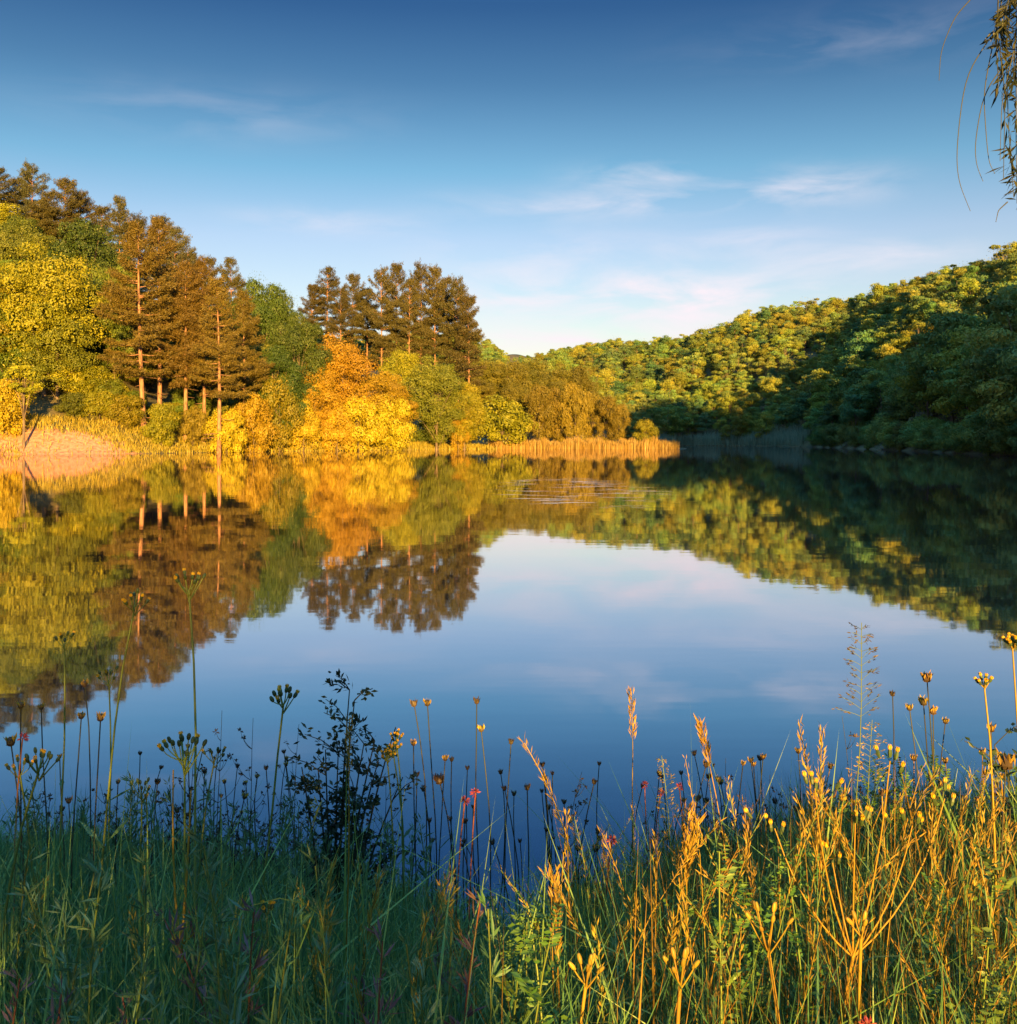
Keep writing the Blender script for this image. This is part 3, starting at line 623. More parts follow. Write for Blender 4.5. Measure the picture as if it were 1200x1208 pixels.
# ------------------------------------------------------------------ foreground: near bank
# unseen undergrowth added behind the viewer to shade the near bank, mostly its left
def thicket():
    mb = MB()
    for u, y, h, wd in [(-4.8,-7,3.4,1.8),(-3.4,-7.4,3.3,1.7),(-2.2,-7,3.4,1.5),(-1.2,-7.3,3.5,1.4),(-.5,-7,3.45,1.3),(.15,-7.1,2.3,.55),(2.75,-7.3,2.6,1.0),(3.6,-7,3.0,1.3),(5.0,-7.2,3.3,1.9),(.9,-6.8,1.0,.8),(1.7,-7.2,1.1,.9)]:
        u -= .2; x = (u-y*math.sin(SUN_AZ))/math.cos(SUN_AZ); z0 = gz(x, y); n = int(2600*wd*h/3)
        d = norm(rng.normal(size=(n, 3))+[0, 0, .2]); r = rng.uniform(.2, 1, n)[:, None]**.5
        C = np.array([x, y, z0+h*.5])+d*r*[wd*.55, wd*.5, h*.5]*(1+.18*np.sin(d[:, :1]*9+u)*np.cos(d[:, 2:]*7))
        sz = rng.uniform(.05, .13, n); V, Fc = leaves(C, rng.normal(size=(n, 3)), sz, sz*.6); mb.add(V, Fc, 0, rng.uniform(0, 1, n))
        for q in range(4): mb.add(*tube(bez((x+rng.normal()*.1, y, z0-.1), (x, y, z0+h*.5), (x+rng.normal()*wd*.3, y+rng.normal()*.2, z0+h*.85), 6), np.linspace(.02, .006, 6), 4), 1, .5)
    tag(mb.obj('undergrowth', [M['oak'], M['dark']]), 'unseen leafy undergrowth added behind the viewer to shade the near bank', 'undergrowth', kind='stuff')
thicket()

def near_top(px): return 14*np.sin(np.asarray(px)*.043+1)+12*np.sin(np.asarray(px)*.117)+9*np.sin(np.asarray(px)*.31+2)+np.interp(px, [0,150,300,450,560,640,700,800,900,1000,1100,1200], [955,965,985,1000,1050,1045,990,955,925,905,905,900])
# turf: one mass of blades
def turf():
    n = 120000; y = 1.15+(4.6-1.15)*rng.uniform(0, 1, n)**1.15; x = rng.uniform(-.56, .60, n)*y*1.05
    d = lake_sd(x, y); k = d > -.10; x, y, d = x[k], y[k], d[k]; z = np.maximum(ground(x, y), -.03)
    px = CX+F*x/y; right = np.clip((px-560+rng.normal(size=len(x))*120)/240, 0, 1)
    top = EYE-(near_top(px)-HZ)/F*y                       # the height the sward's outline allows
    h = np.clip((top-z)*.92, .10, .62)*rng.uniform(.4, 1.0, len(x))*np.where(rng.uniform(0, 1, len(x)) < .06, 1.35, 1)
    gold = right*(rng.uniform(0, 1, len(x)) < .36)
    fresh = (gold < .5) & (rng.uniform(0, 1, len(x)) < .14); h = np.where(fresh, h*1.12, h)
    for nm, m, k, wd, ln in (('grass', 'grass', (gold < .5) & ~fresh, .0055, .42), ('grass', 'fresh', fresh, .0075, .55), ('grass', 'straw', gold >= .5, .0045, .30)):
        P = np.stack([x[k], y[k], z[k]-.02], 1)
        blade_obj(nm, P, h[k], wd*rng.uniform(.5, 1.3, k.sum()), M[m], ln, 'fine green grass covering the near bank' if m == 'grass' else 'broader fresh green grass blades scattered through the near bank' if m == 'fresh' else 'dry golden grass blades mixed into the right of the near bank', 'grass', 3)
turf()

def place(name, px, py, D, pxb, label, cat, group=None):
    """root on the ground under pxb; returns (root, top in the root's coordinates)"""
    x = wx(pxb, D); z = max(gz(x, D), -.02)
    r = root(name, (x, D, z), label, cat, group); r['kind'] = 'thing'
    return r, np.array([wx(px, D)-x, rng.uniform(-.06, .06), wz(py, D)-z])
def stemcurve(top, bow=.05, n=9):
    b = rng.normal(size=3)*[bow, bow, 0]
    P = bez((0, 0, -.04), top*.5+b, top, n); k = np.linspace(0, 1, n)
    P[:, 0] += np.sin(k*9+rng.uniform(0, 6))*.004*top[2]*k*(1-k)*4; return P
def leaflet_set(mb, C, dirs, L, W, m=0, t=None):
    n = len(C); Nn = np.cross(dirs, rng.normal(size=(n, 3)))+[0, 0, .3]
    V, Fc = leaves(np.asarray(C)+dirs*np.asarray(L).reshape(-1, 1)*.5, Nn, L, W, D=dirs, fold=.12); mb.add(V, Fc, m, rng.uniform(0, 1, n) if t is None else t)
def petal_mesh():
    mb = MB(); a = np.arange(8)*6.283/8; C = np.stack([np.cos(a)*.0032, np.sin(a)*.0032, 0*a+.0165], 1); D = norm(np.stack([np.cos(a)*.45, np.sin(a)*.45, 0*a+1], 1))
    V, Fc = leaves(C+D*.003, np.stack([np.cos(a), np.sin(a), 0*a], 1), .011, .0055, D=D); mb.add(V, Fc, 0, rng.uniform(0, 1, 8)); return mb.mesh('petals', [M['petal']])
PETALS = petal_mesh()
def greenbud_mesh():
    mb = MB(); addblob(mb, (0, 0, .008), (.006, .006, .0105), 0, .3, seg=6, rings=3); return mb.mesh('bud', [M['budg']])
GBUD = greenbud_mesh()
def aim(o, d):
    o.rotation_euler = Vector(d).to_track_quat('Z', 'Y').to_euler()
def hawk(px, py, D, pxb, label, n=8, spread=.05, stem='stem', rad=.0032, group=None, yellow=.6, bsz=1.0, side=0):
    r, top = place('hawksbeard', px, py, D, pxb, label, 'wildflower', group)
    spread *= .62; rad *= .82; P = stemcurve(top-np.array([0, 0, spread*.9])); mb = MB(); mb.add(*tube(P, np.linspace(1.25, .75, len(P))*rad, 5), 0, .5)
    tip = P[-1]; heads = []
    for i in range(n):
        a = i*2.4+rng.uniform(-.3, .3); q = math.sqrt((i+.5)/n)
        e = tip+np.array([math.cos(a)*spread*q, math.sin(a)*spread*q, spread*(.95-.45*q*q)+rng.normal()*.004])
        mb.add(*tube(bez(tip-[0, 0, spread*.35*(i % 3)], (tip+e)/2+(e-tip)*[.25, .25, -.12], e, 5), np.linspace(.5, .4, 5)*rad, 4), 0, .5); heads.append((e, norm(np.array([e[0]-tip[0], e[1]-tip[1], spread*1.4]))))
    for i in range(side):                                  # a lower side branch with two or three buds
        t = rng.uniform(.6, .88); k = int(t*(len(P)-1)); a = rng.uniform(-.5, .5)+(math.pi if i % 2 else 0)
        e = P[k]+np.array([math.cos(a)*.04, math.sin(a)*.03, .07]); mb.add(*tube(bez(P[k], P[k]+[math.cos(a)*.06, 0, .03], e, 5), rad*.45, 4), 0, .5); heads.append((e, np.array([math.cos(a)*.3, 0, 1])))
    link('stem', mb.mesh('stem', [M[stem]], True), r)
    for e, dr in heads:
        b = link('bud', GBUD, r); b.location = e; aim(b, dr); b.scale = (bsz*.64,)*3
        if rng.uniform() < yellow: link('petals', PETALS, b)
    lf = MB(); m = 9; s = rng.uniform(.03, .7, m); k = (s*(len(P)-1)).astype(int); a = rng.uniform(0, 6.28, m)
    leaflet_set(lf, P[k], norm(np.stack([np.cos(a), np.sin(a), rng.uniform(.3, 1.4, m)], 1)), rng.uniform(.04, .11, m), rng.uniform(.006, .014, m)); lf.obj('leaves', M['herb'], r)
    return r
# the tall ones, by the photograph
hawk(213, 684, 2.1, 217, 'tallest hawksbeard on the left, its yellow-tipped buds high over the pine reflection', 11, .055, rad=.0036)
hawk(160, 704, 2.4, 124, 'tall hawksbeard leaning right, second tallest in the left group', 9, .045, rad=.0034)
hawk(74, 752, 2.6, 66, 'hawksbeard with a small pale bud cluster, nearest the left edge among the tall ones', 7, .04)
hawk(126, 796, 2.7, 118, 'hawksbeard left of the leaning one, buds against the reflected pine tips', 8, .045)
hawk(222, 870, 2.0, 214, 'hawksbeard with a broad dark bud cluster halfway up the tallest stem', 13, .07, rad=.0034, yellow=.5, bsz=1.15)
hawk(336, 818, 2.2, 277, 'hawksbeard alone with a goblet of dark buds, stem slanting right', 10, .04, rad=.0034, yellow=.35, bsz=1.2)
hawk(62, 880, 2.0, 22, 'hawksbeard slanting from the lower left corner, leafy bud cluster', 9, .05, rad=.0036, yellow=.3)
hawk(28, 900, 2.2, 40, 'short hawksbeard with one orange flower by the left edge', 5, .04, yellow=.8)
hawk(175, 918, 2.6, 180, 'low hawksbeard just left of the broad dark cluster', 8, .05, yellow=.3)
hawk(258, 880, 2.6, 240, 'low hawksbeard right of the broad dark cluster', 6, .045, yellow=.3)
hawk(312, 1078, 1.9, 312, 'small orange flower low in the shaded left grass', 4, .018, yellow=1)
hawk(1183, 752, 2.3, 1168, 'tall stem with a bright yellow flower head, highest at the right edge', 12, .022, stem='straw', rad=.0030, yellow=1)
hawk(1174, 810, 2.25, 1150, 'tall golden stem with an ochre head, next to the highest yellow one', 10, .020, stem='straw', rad=.0032, yellow=.8)
hawk(470, 862, 3.0, 468, 'ochre-yellow flower cluster beside the dark shrub, upper of three', 9, .024, yellow=1)
hawk(466, 876, 2.9, 462, 'ochre-yellow flower cluster beside the dark shrub, middle of three', 9, .026, yellow=1)
hawk(458, 888, 2.8, 450, 'ochre-yellow flower cluster beside the dark shrub, lowest of three', 9, .024, yellow=1)
hawk(412, 910, 3.0, 410, 'single yellow flower in front of the dark shrub', 3, .012, yellow=1)

def knob(px, py, D, pxb, label, r_=.011, warm=False, group=None, stem='dark', rad=.0019):
    r, top = place('seed_stalk', px, py, D, pxb, label, 'dry flower', group)
    P = stemcurve(top, .04); mb = MB(); mb.add(*tube(P, np.linspace(1.15, .8, len(P))*rad, 4), 0, .5); mb.obj('stem', M[stem], r, True)
    ax = norm(P[-1]-P[-2]); hd = MB(); addblob(hd, P[-1]+ax*r_*.6, (r_*.78, r_*.78, r_*.9), 0, .5, axis=ax, seg=7, rings=4)
    n = 11; a = np.arange(n)*6.283/n; x_ = norm(np.cross(ax, [.3, 1, .1])); y_ = np.cross(ax, x_)
    rim = np.cos(a)[:, None]*x_+np.sin(a)[:, None]*y_
    leaflet_set(hd, P[-1]+ax*r_*.3+rim*r_*.65, norm(ax+rim*.25), np.full(n, r_*1.5)*rng.uniform(.8, 1.3, n), np.full(n, r_*.55), 1)
    leaflet_set(hd, np.repeat(P[-1][None], 6, 0), norm(rim[:6]+ax*.2), np.full(6, r_*.9), np.full(6, r_*.5), 0)
    hd.obj('seed_head', [M['knob'], M['spike'] if warm else M['knob']], r)
    lf = MB(); m = 5; s = rng.uniform(.05, .55, m); k = (s*8).astype(int); a = rng.uniform(0, 6.28, m)
    leaflet_set(lf, P[k], norm(np.stack([np.cos(a), np.sin(a), rng.uniform(.6, 1.6, m)], 1)), rng.uniform(.03, .09, m), rng.uniform(.003, .007, m)); lf.obj('leaves', M['herb'], r)
for px, py, D, pb, lab, rr, wm in [
 (490,830,3.0,492,'dark round seed head, left one of the tall pair by the shrub',.011,0),(506,827,3.0,512,'brown seed head, right one of the tall pair by the shrub',.011,1),
 (563,826,3.0,568,'tallest thin seed stalk in the middle, dark round head',.010,0),(568,862,3.0,572,'seed stalk just under the tallest middle one',.011,1),
 (603,883,3.0,590,'bent seed stalk right of the tallest middle one',.009,0),(490,872,3.0,487,'ochre seed head below the tall pair',.009,1),
 (518,930,2.7,520,'large oval seed head among the middle stalks',.014,0),(533,897,3.2,533,'small dark seed head between the pair and the tallest stalk',.007,0),(524,903,3.1,522,'brown seed head beside the large oval one',.010,1),
 (1088,800,2.6,1090,'golden seed head facing the water, highest left of the yellow flower stems',.014,1),(1091,832,2.6,1092,'golden seed head right under the highest golden one',.012,1),
 (1071,836,2.8,1078,'small golden seed head left of the stacked pair',.010,1),(1107,846,2.6,1105,'golden seed head right of the stacked pair',.011,1),(1126,860,2.8,1128,'thin golden seed stalk between the pair and the tall stems',.009,1),
 (1157,855,2.4,1156,'golden seed head on a tall straight stem by the right edge',.010,1),(1052,820,2.9,1050,'dark seed head left of the golden ones',.008,0),(1190,908,2.0,1150,'orange seed head curving out at the right edge',.017,1),
 (96,812,2.6,80,'dry brown seed head left of the second tall hawksbeard',.009,1),(60,830,2.6,66,'small brown seed head above the left grass',.008,1),(98,846,2.5,90,'round brown seed head at the left, lower of two',.009,1),(130,842,2.4,128,'brown seed head on the leaning stem side',.010,1),(12,842,2.3,14,'brown seed head at the left edge',.009,1),(18,876,2.2,12,'reddish seed head near the left edge',.012,1),(6,790,2.5,6,'orange seed head cut by the left edge',.010,1)]:
    knob(px, py, D, pb, lab, rr, bool(wm))
def scatter(n, x0, x1, y0, y1, d0, d1):
    for i in range(n):
        yield rng.uniform(x0, x1), rng.uniform(y0, y1), rng.uniform(d0, d1)
for px, py, D in scatter(34, 470, 735, 905, 1010, 2.9, 3.7): knob(px, py, D, px+rng.normal()*8, 'thin dark seed stalk among those standing before the water in the middle', rng.uniform(.006, .010), False, 'thin seed stalks before the water')
for px, py, D in scatter(22, 735, 960, 890, 960, 3.0, 3.9): knob(px, py, D, px+rng.normal()*8, 'dark seed stalk behind the golden grass right of the middle', rng.uniform(.007, .011), rng.uniform() < .3, 'seed stalks behind the golden grass')
for px, py, D in scatter(26, 40, 360, 880, 965, 2.7, 3.7): knob(px, py, D, px+rng.normal()*12, 'dark seed stalk in the shaded left grass', rng.uniform(.006, .010), rng.uniform() < .3, 'seed stalks in the left grass')
for px, py, D in scatter(20, 960, 1200, 880, 960, 2.4, 3.6): knob(px, py, D, px+rng.normal()*12, 'golden-brown seed stalk among the right grass', rng.uniform(.007, .011), True, 'seed stalks in the right grass', 'straw')

def brome(px, py, D, pxb, label, group=None, stem='straw', head='spike', frac=.22, fat=1.0, droop=.02, ns=14, rad=.0019):
    r, top = place('grass_stalk', px, py, D, pxb, label, 'grass stalk', group)
    P = stemcurve(top, .05, 12); L_ = np.linalg.norm(top)
    P[:, 0] += np.linspace(0, 1, 12)**4*rng.normal()*droop
    mb = MB(); mb.add(*tube(P, np.linspace(1.2, .5, 12)*rad, 4), 0, rng.uniform()); mb.obj('stem', M[stem], r, True)
    hd = MB(); s = np.linspace(1-frac, 1, ns); pts = np.stack([np.interp(s, np.linspace(0, 1, 12), P[:, i]) for i in range(3)], 1)
    ax = norm(P[-1]-P[-3]); 
    for j in range(3):
        a = rng.uniform(0, 6.28, ns); o = np.stack([np.cos(a), np.sin(a), 0*a], 1); dd = norm(ax*1.5+o*.55)
        leaflet_set(hd, pts+o*.003*fat, dd, rng.uniform(.016, .028, ns)*fat, rng.uniform(.0022, .0040, ns)*fat)
    hd.obj('seed_head', M[head], r)
    for q in range(3):
        lf = MB(); k = rng.integers(1, 7); a = rng.uniform(0, 6.28); dv = np.array([math.cos(a), math.sin(a), 0]); l = rng.uniform(.10, .26)
        B = bez(P[k], P[k]+dv*l*.35+[0, 0, l*.7], P[k]+dv*l*.9+[0, 0, l*rng.uniform(.2, .8)], 6); w_ = np.array([.5, 1, 1, .8, .5, .05])*.0034; sd = np.cross(dv, [0, 0, 1])
        V = np.stack([B-sd*w_[:, None], B+sd*w_[:, None]], 1).reshape(-1, 3); i = np.arange(5)*2
        lf.add(V, np.stack([i, i+1, i+3, i+2], 1), 0, rng.uniform()); lf.obj('blade', M[stem], r)
    return r
for px, py, D, pb, lab, fr, ft in [
 (806,985,1.75,812,'fat straw-yellow brome head, biggest of the grass heads right of the middle',.16,1.2),(826,950,1.9,838,'slender pale brome head above the biggest one',.14,1.1),(836,862,2.3,876,'oat head with dark awns, high right of the middle',.10,1.2),
 (646,1022,1.8,642,'pale bushy grass head left of the right-hand grass, in front of the water',.20,1.1),(648,880,2.4,668,'tall bending grass stalk with small spikelets, first left of the golden ones',.30,1.1),
 (750,820,2.7,742,'tall single grass stalk with a dark narrow head before the water',.14,1.1),(420,850,2.0,424,'grass stalk in front of the shrub',.1,.8),
 (498,1075,1.8,545,'leaning golden grass ear low in the middle',.42,.9),(520,1065,1.9,560,'thin leaning golden ear beside the low middle one',.35,1.0),(425,1045,1.9,470,'golden grass ear leaning left in the shaded left half',.25,1.0),(372,1095,1.8,440,'orange grass ear leaning far left, lowest in the middle',.25,1.2),
 (408,1160,1.6,440,'short orange ear at the lower edge left of the middle',.35,1.0),(940,850,2.5,950,'green-gold grass stalk under the feathery panicle',.3,1.0),(965,860,2.4,960,'grass stalk with a dense brown head right under the feathery panicle',.22,1.1)]:
    brome(px, py, D, pb, lab, frac=fr, fat=ft, ns=int(16*max(1, ft*1.5)))
for px, py, D in scatter(165, 650, 1215, 905, 1110, 1.6, 2.9):
    py = max(py, near_top(px)-15); brome(px, py, D, px+rng.normal()*22-8, 'golden wild grass stalk in the sunlit right of the near bank', 'golden wild grass stalks', frac=rng.uniform(.10, .32), fat=rng.uniform(.45, .9), rad=rng.uniform(.0009, .0017), droop=.09, head='spike' if rng.uniform() < .6 else 'straw', stem='straw' if rng.uniform() < .65 else 'stem')
for px, py, D in scatter(26, 20, 640, 1010, 1130, 1.6, 2.4): brome(px, py, D, px+rng.normal()*22, 'pale grass stalk low in the shaded left of the near bank', 'grass stalks in the shade', frac=rng.uniform(.15, .3), fat=rng.uniform(.7, 1.1), stem='stem', head='bankg' if rng.uniform() < .6 else 'spike')

def panicle(px, py, D, pxb, label, n=13, w_=.05, mat='knob', group=None, frac=.34, sz=.011):
    r, top = place('grass_panicle', px, py, D, pxb, label, 'grass stalk', group)
    P = stemcurve(top, .05, 12); mb = MB(); mb.add(*tube(P, np.linspace(1.2, .45, 12)*.0018, 4), 0, .5); hd = MB()
    for i in range(n):
        s = 1-frac*(1-i/n); p = np.array([np.interp(s, np.linspace(0, 1, 12), P[:, k]) for k in range(3)])
        for sg in (-1, 1):
            l = w_*(1-.72*i/n)*rng.uniform(.6, 1.15); e = p+[sg*l, rng.normal()*.012, l*rng.uniform(.3, .7)]
            B = bez(p, (p+e)/2+[0, 0, .004], e, 5); mb.add(*tube(B, .0006, 3), 0, .5)
            m = 9; q = rng.uniform(.3, 1, m)[:, None]; C = p+(e-p)*q+rng.normal(size=(m, 3))*.0025
            leaflet_set(hd, C, norm((e-p)+np.array([0, 0, -.2*l])+rng.normal(size=(m, 3))*.01), rng.uniform(.7, 1.2, m)*sz, np.full(m, sz*.28))
    mb.obj('stem', M['stem'], r, True); hd.obj('seed_head', M[mat], r)
panicle(1008, 730, 2.4, 975, 'feathery grass panicle leaning right, highest above the golden grass', 13, .05, 'knob', frac=.20)
panicle(1030, 850, 2.6, 1024, 'airy panicle right of the feathery one, before the water', 12, .05, 'spike', frac=.2, sz=.009)
panicle(780, 890, 2.6, 790, 'airy brown panicle left of the oat head', 10, .035, 'spike', frac=.2, sz=.009)

def podded(px, py, D, pxb, label, n=7, spread=.045, rad=.0030, pod=.0055, mat='spike', group=None):
    r, top = place('dry_umbel', px, py, D, pxb, label, 'wildflower', group)
    P = stemcurve(top-[0, 0, spread*1.6], .03); mb = MB(); mb.add(*tube(P, np.linspace(1.2, .85, 9)*rad, 6), 0, .6); tip = P[-1]
    mb.obj('stem', M[mat if mat != 'petal' else 'stem'], r, True)
    for i in range(n):
        a = i*2.4; q = math.sqrt((i+.4)/n); e = tip+np.array([math.cos(a)*spread*q, math.sin(a)*spread*q, spread*(1.5-.5*q)])
        pm = MB(); B = bez(tip-[0, 0, spread*.2*(i % 3)], tip+(e-tip)*[.65, .65, .4], e, 5); pm.add(*tube(B, np.linspace(.5, .35, 5)*rad, 4), 0, .5)
        addblob(pm, e, (pod*.62, pod*.62, pod*1.5), 0, rng.uniform(.3, 1), axis=norm(e-tip), seg=6, rings=4)
        pm.obj('pod', M[mat], r, True)
podded(905, 1062, 1.55, 908, 'thick orange stalk with a fan of swollen pods at the lower right of the middle', 8, .042)
podded(800, 1112, 1.45, 806, 'pale thick stalk with clustered pods at the lower edge', 8, .028, .0032, .006)
podded(692, 1130, 1.5, 700, 'small orange podded stalk low in the middle right', 6, .025, .003, .006)
podded(1002, 1058, 1.6, 1000, 'brown podded stalk right of the orange fan', 5, .02, .003, .006)
def branching(px, py, D, pxb, label):
    """tall forked golden stem with flower clusters on every arm"""
    r, top = place('golden_ragwort', px, py, D, pxb, label, 'wildflower'); mb = MB(); fork = top*[.72, 1, .66]
    mb.add(*tube(bez((0, 0, -.05), fork*[.2, 1, .6], fork, 9), np.linspace(.0036, .0026, 9), 6), 0, .6)
    for dx, dz in [(-.12,.20),(-.07,.29),(.0,.24),(.06,.33),(.10,.22),(.16,.26),(-.02,.14)]:
        e = fork+np.array([dx, rng.normal()*.03, dz]); mb.add(*tube(bez(fork, fork+[dx*.7, 0, dz*.35], e, 7), np.linspace(.0019, .0011, 7), 4), 0, .6)
        for q in range(4):
            o = rng.normal(size=3)*[.014, .012, .010]; b = link('bud', GBUD, r); b.location = e+o; aim(b, np.array([o[0]*20, o[1]*20, 1])); b.scale = (.62, .62, .85); link('petals', PETALS, b)
    link('stem', mb.mesh('stem', [M['straw']], True), r)
branching(1010, 905, 1.75, 955, 'tall forked golden plant with seven flowering arms in the right grass')
for px, py, D, pb, lab in [(214,566*0+945,1.9,190,'forked orange straw stalk in the shaded left grass')]:
    r, top = place('dry_stalk', px, py, D, pb, lab, 'dry stalk'); mb = MB(); f = top*[.5, 1, .62]
    mb.add(*tube(bez((0, 0, -.04), f*[.3, 1, .6], f, 7), np.linspace(.0042, .0034, 7), 5)); mb.add(*tube(bez(f, f+[.01, 0, .1], top, 6), np.linspace(.0034, .0016, 6), 5)); mb.add(*tube(bez(f, f+[-.02, 0, .1], top*[.1, 1, 1.05], 6), np.linspace(.003, .0014, 6), 5)); mb.obj('stem', M['spike'], r, True)
    lf = MB(); leaflet_set(lf, np.repeat(f[None], 3, 0), norm(rng.normal(size=(3, 3))+[0, 0, 1.]), np.full(3, .05), np.full(3, .005)); lf.obj('blade', M['straw'], r)

def big_shrub(px, py, D, pxb, label, W=.30, nb=9, nl=900, mat='shrub', leaf=.024):
    r, top = place('young_shrub', px, py, D, pxb, label, 'shrub'); mb = MB(); C = []; DD = []
    for i in range(nb):
        dx = (i/(nb-1)-.5)*W*1.1; hh = top[2]*(1-.55*abs(i/(nb-1)-.5)**1.3)*rng.uniform(.82, 1.0)
        e = np.array([top[0]+dx, rng.normal()*.09, hh]); B = bez((rng.normal()*.02, 0, -.04), (top[0]*.3+dx*.35, e[1]*.5, hh*.55), e, 10); mb.add(*tube(B, np.linspace(.0055, .0016, 10), 5), 0, .4)
        for j in range(9):
            k = rng.integers(3, 10); a = rng.uniform(0, 6.28); l = rng.uniform(.04, .12); q = B[k]+np.array([math.cos(a)*l, math.sin(a)*l*.7, l*rng.uniform(.1, .9)]); mb.add(*tube(np.array([B[k], (B[k]+q)/2+[0, 0, .01], q]), np.linspace(.002, .001, 3), 4), 0, .4)
            m = nl//(nb*9); s = rng.uniform(.15, 1.05, m)[:, None]; C.append(B[k]+(q-B[k])*s+rng.normal(size=(m, 3))*.008); d_ = norm((q-B[k])*8+rng.normal(size=(m, 3))*.8); DD.append(d_)
    mb.obj('branches', M['dark'], r, True); lf = MB(); C = np.concatenate(C); DD = np.concatenate(DD); leaflet_set(lf, C, DD, rng.uniform(.6, 1.2, len(C))*leaf, rng.uniform(.32, .55, len(C))*leaf); lf.obj('leaves', M[mat], r)
big_shrub(418, 806, 2.9, 392, 'dark small-leaved shrub standing against the water left of the middle', .24, 11, 1700)
big_shrub(1205, 838, 2.7, 1200, 'dark leafy shrub half cut by the right edge', .14, 5, 420, leaf=.026)
def twiggy(px, py, D, pxb, label, group=None):
    r, top = place('twiggy_weed', px, py, D, pxb, label, 'dry weed', group); mb = MB(); hd = MB()
    P = stemcurve(top, .05); mb.add(*tube(P, np.linspace(.0022, .0006, 9), 4))
    for i in range(16):
        s = rng.uniform(.35, .95); k = int(s*8); a = rng.uniform(0, 6.28); l = rng.uniform(.05, .16)*(1.2-s); e = P[k]+np.array([math.cos(a)*l, math.sin(a)*l*.6, l*1.2]); mb.add(*tube(bez(P[k], P[k]+(e-P[k])*[.7, .7, .3], e, 5), np.linspace(.0012, .0005, 5), 3))
        m = 6; leaflet_set(hd, np.repeat(e[None], m, 0), norm(rng.normal(size=(m, 3))+[0, 0, .5]), np.full(m, .013), np.full(m, .006))
    mb.obj('stem', M['dark'], r, True); hd.obj('leaves', M['knob'], r)  # the part called leaves is the dry seed clusters at the twig ends
for px, py, D, pb, lab in [(262,838,3.1,255,'bare twiggy weed right of the broad dark buds'),(296,850,3.1,300,'bare twiggy weed with crossing twigs left of the lone goblet stem'),(350,858,3.2,345,'twiggy weed between the lone goblet stem and the dark shrub'),(240,858,3.0,236,'low twiggy weed hugging the tallest hawksbeard'),(424,330*0+965,2.8,440,'leafless twiggy weed under the dark shrub'),(1000,770*0+850,3.0,1005,'dark twiggy weed behind the feathery panicle'),(905,910,3.2,900,'dark twiggy weed over the golden grass'),(860,900,3.3,858,'dark twiggy weed right of the oat head')]: twiggy(px, py, D, pb, lab)
for px, py, D in scatter(24, 20, 470, 905, 985, 2.9, 3.8): twiggy(px, py, D, px+rng.normal()*10, 'thin dark weed along the water at the left', 'thin weeds along the left water edge')
for px, py, D in scatter(18, 640, 1190, 900, 985, 2.9, 4.0): twiggy(px, py, D, px+rng.normal()*10, 'thin dark weed along the water at the right', 'thin weeds along the right water edge')

def herb(px, py, D, pxb, label, group, mat='herb', pinnate=False, tone='stem'):
    r, top = place('leafy_herb', px, py, D, pxb, label, 'wild plant', group); P = stemcurve(top, .06, 10); mb = MB(); mb.add(*tube(P, np.linspace(.0026, .0012, 10), 4)); lf = MB(); mb.obj('stem', M[tone], r, True)
    m = 26; s = np.linspace(.12, 1, m)
    for i, t in enumerate(s):
        p = np.array([np.interp(t, np.linspace(0, 1, 10), P[:, k]) for k in range(3)]); a = i*2.4; l = rng.uniform(.04, .085)*(1.25-.75*t); d = norm(np.array([math.cos(a), math.sin(a), .5+t]))
        if pinnate:
            q = np.linspace(.2, 1, 6); sd = norm(np.cross(d, [0, 0, 1])); l *= 1.3
            for sg in (-1, 1): leaflet_set(lf, p+d*(q*l)[:, None], np.repeat(norm(sd*sg+d*.35)[None], 6, 0), np.full(6, l*.30), np.full(6, l*.13))
        else:
            n = 5; fan = norm(d+rng.normal(size=(n, 3))*.32); leaflet_set(lf, np.repeat(p[None], n, 0)+fan*.004, fan, rng.uniform(.6, 1.1, n)*l, np.full(n, l*.12))
    lf.obj('leaves', M[mat], r)
for px, py, D in scatter(60, -10, 640, 1000, 1150, 1.5, 2.7): herb(px, max(py, near_top(px)+10), D, px+rng.normal()*12, 'grey-green leafy herb in the shaded left of the near bank', 'leafy herbs in the shade')
for px, py, D in scatter(44, 0, 500, 915, 1000, 2.5, 3.6): herb(px, max(py, near_top(px)-45), D, px+rng.normal()*12, 'dark leafy herb at the top of the left grass by the water', 'leafy herbs by the left water')
for px, py, D in scatter(40, 560, 1210, 1000, 1180, 1.4, 2.5): herb(px, max(py, near_top(px)+25), D, px+rng.normal()*16, 'vetch with paired leaflets under the golden grass', 'vetches under the golden grass', 'vetch', True)
for px, py, D in scatter(16, 980, 1200, 900, 960, 2.6, 3.4): herb(px, py, D, px+rng.normal()*10, 'fern-like vetch behind the golden grass at the right', 'vetches by the right water', 'vetch', True)
for px, py, D in scatter(10, -10, 560, 1050, 1190, 1.4, 2.0): herb(px, py, D, px+rng.normal()*10, 'broad pale leafy weed at the lower edge of the shaded grass', 'pale weeds at the lower left edge', 'pale')
for px, py, D in scatter(14, 0, 620, 1060, 1190, 1.4, 2.2): herb(px, py, D, px+rng.normal()*10, 'dull purple-brown leafy weed low in the shaded grass', 'purple weeds in the shade', 'purple', tone='rust')
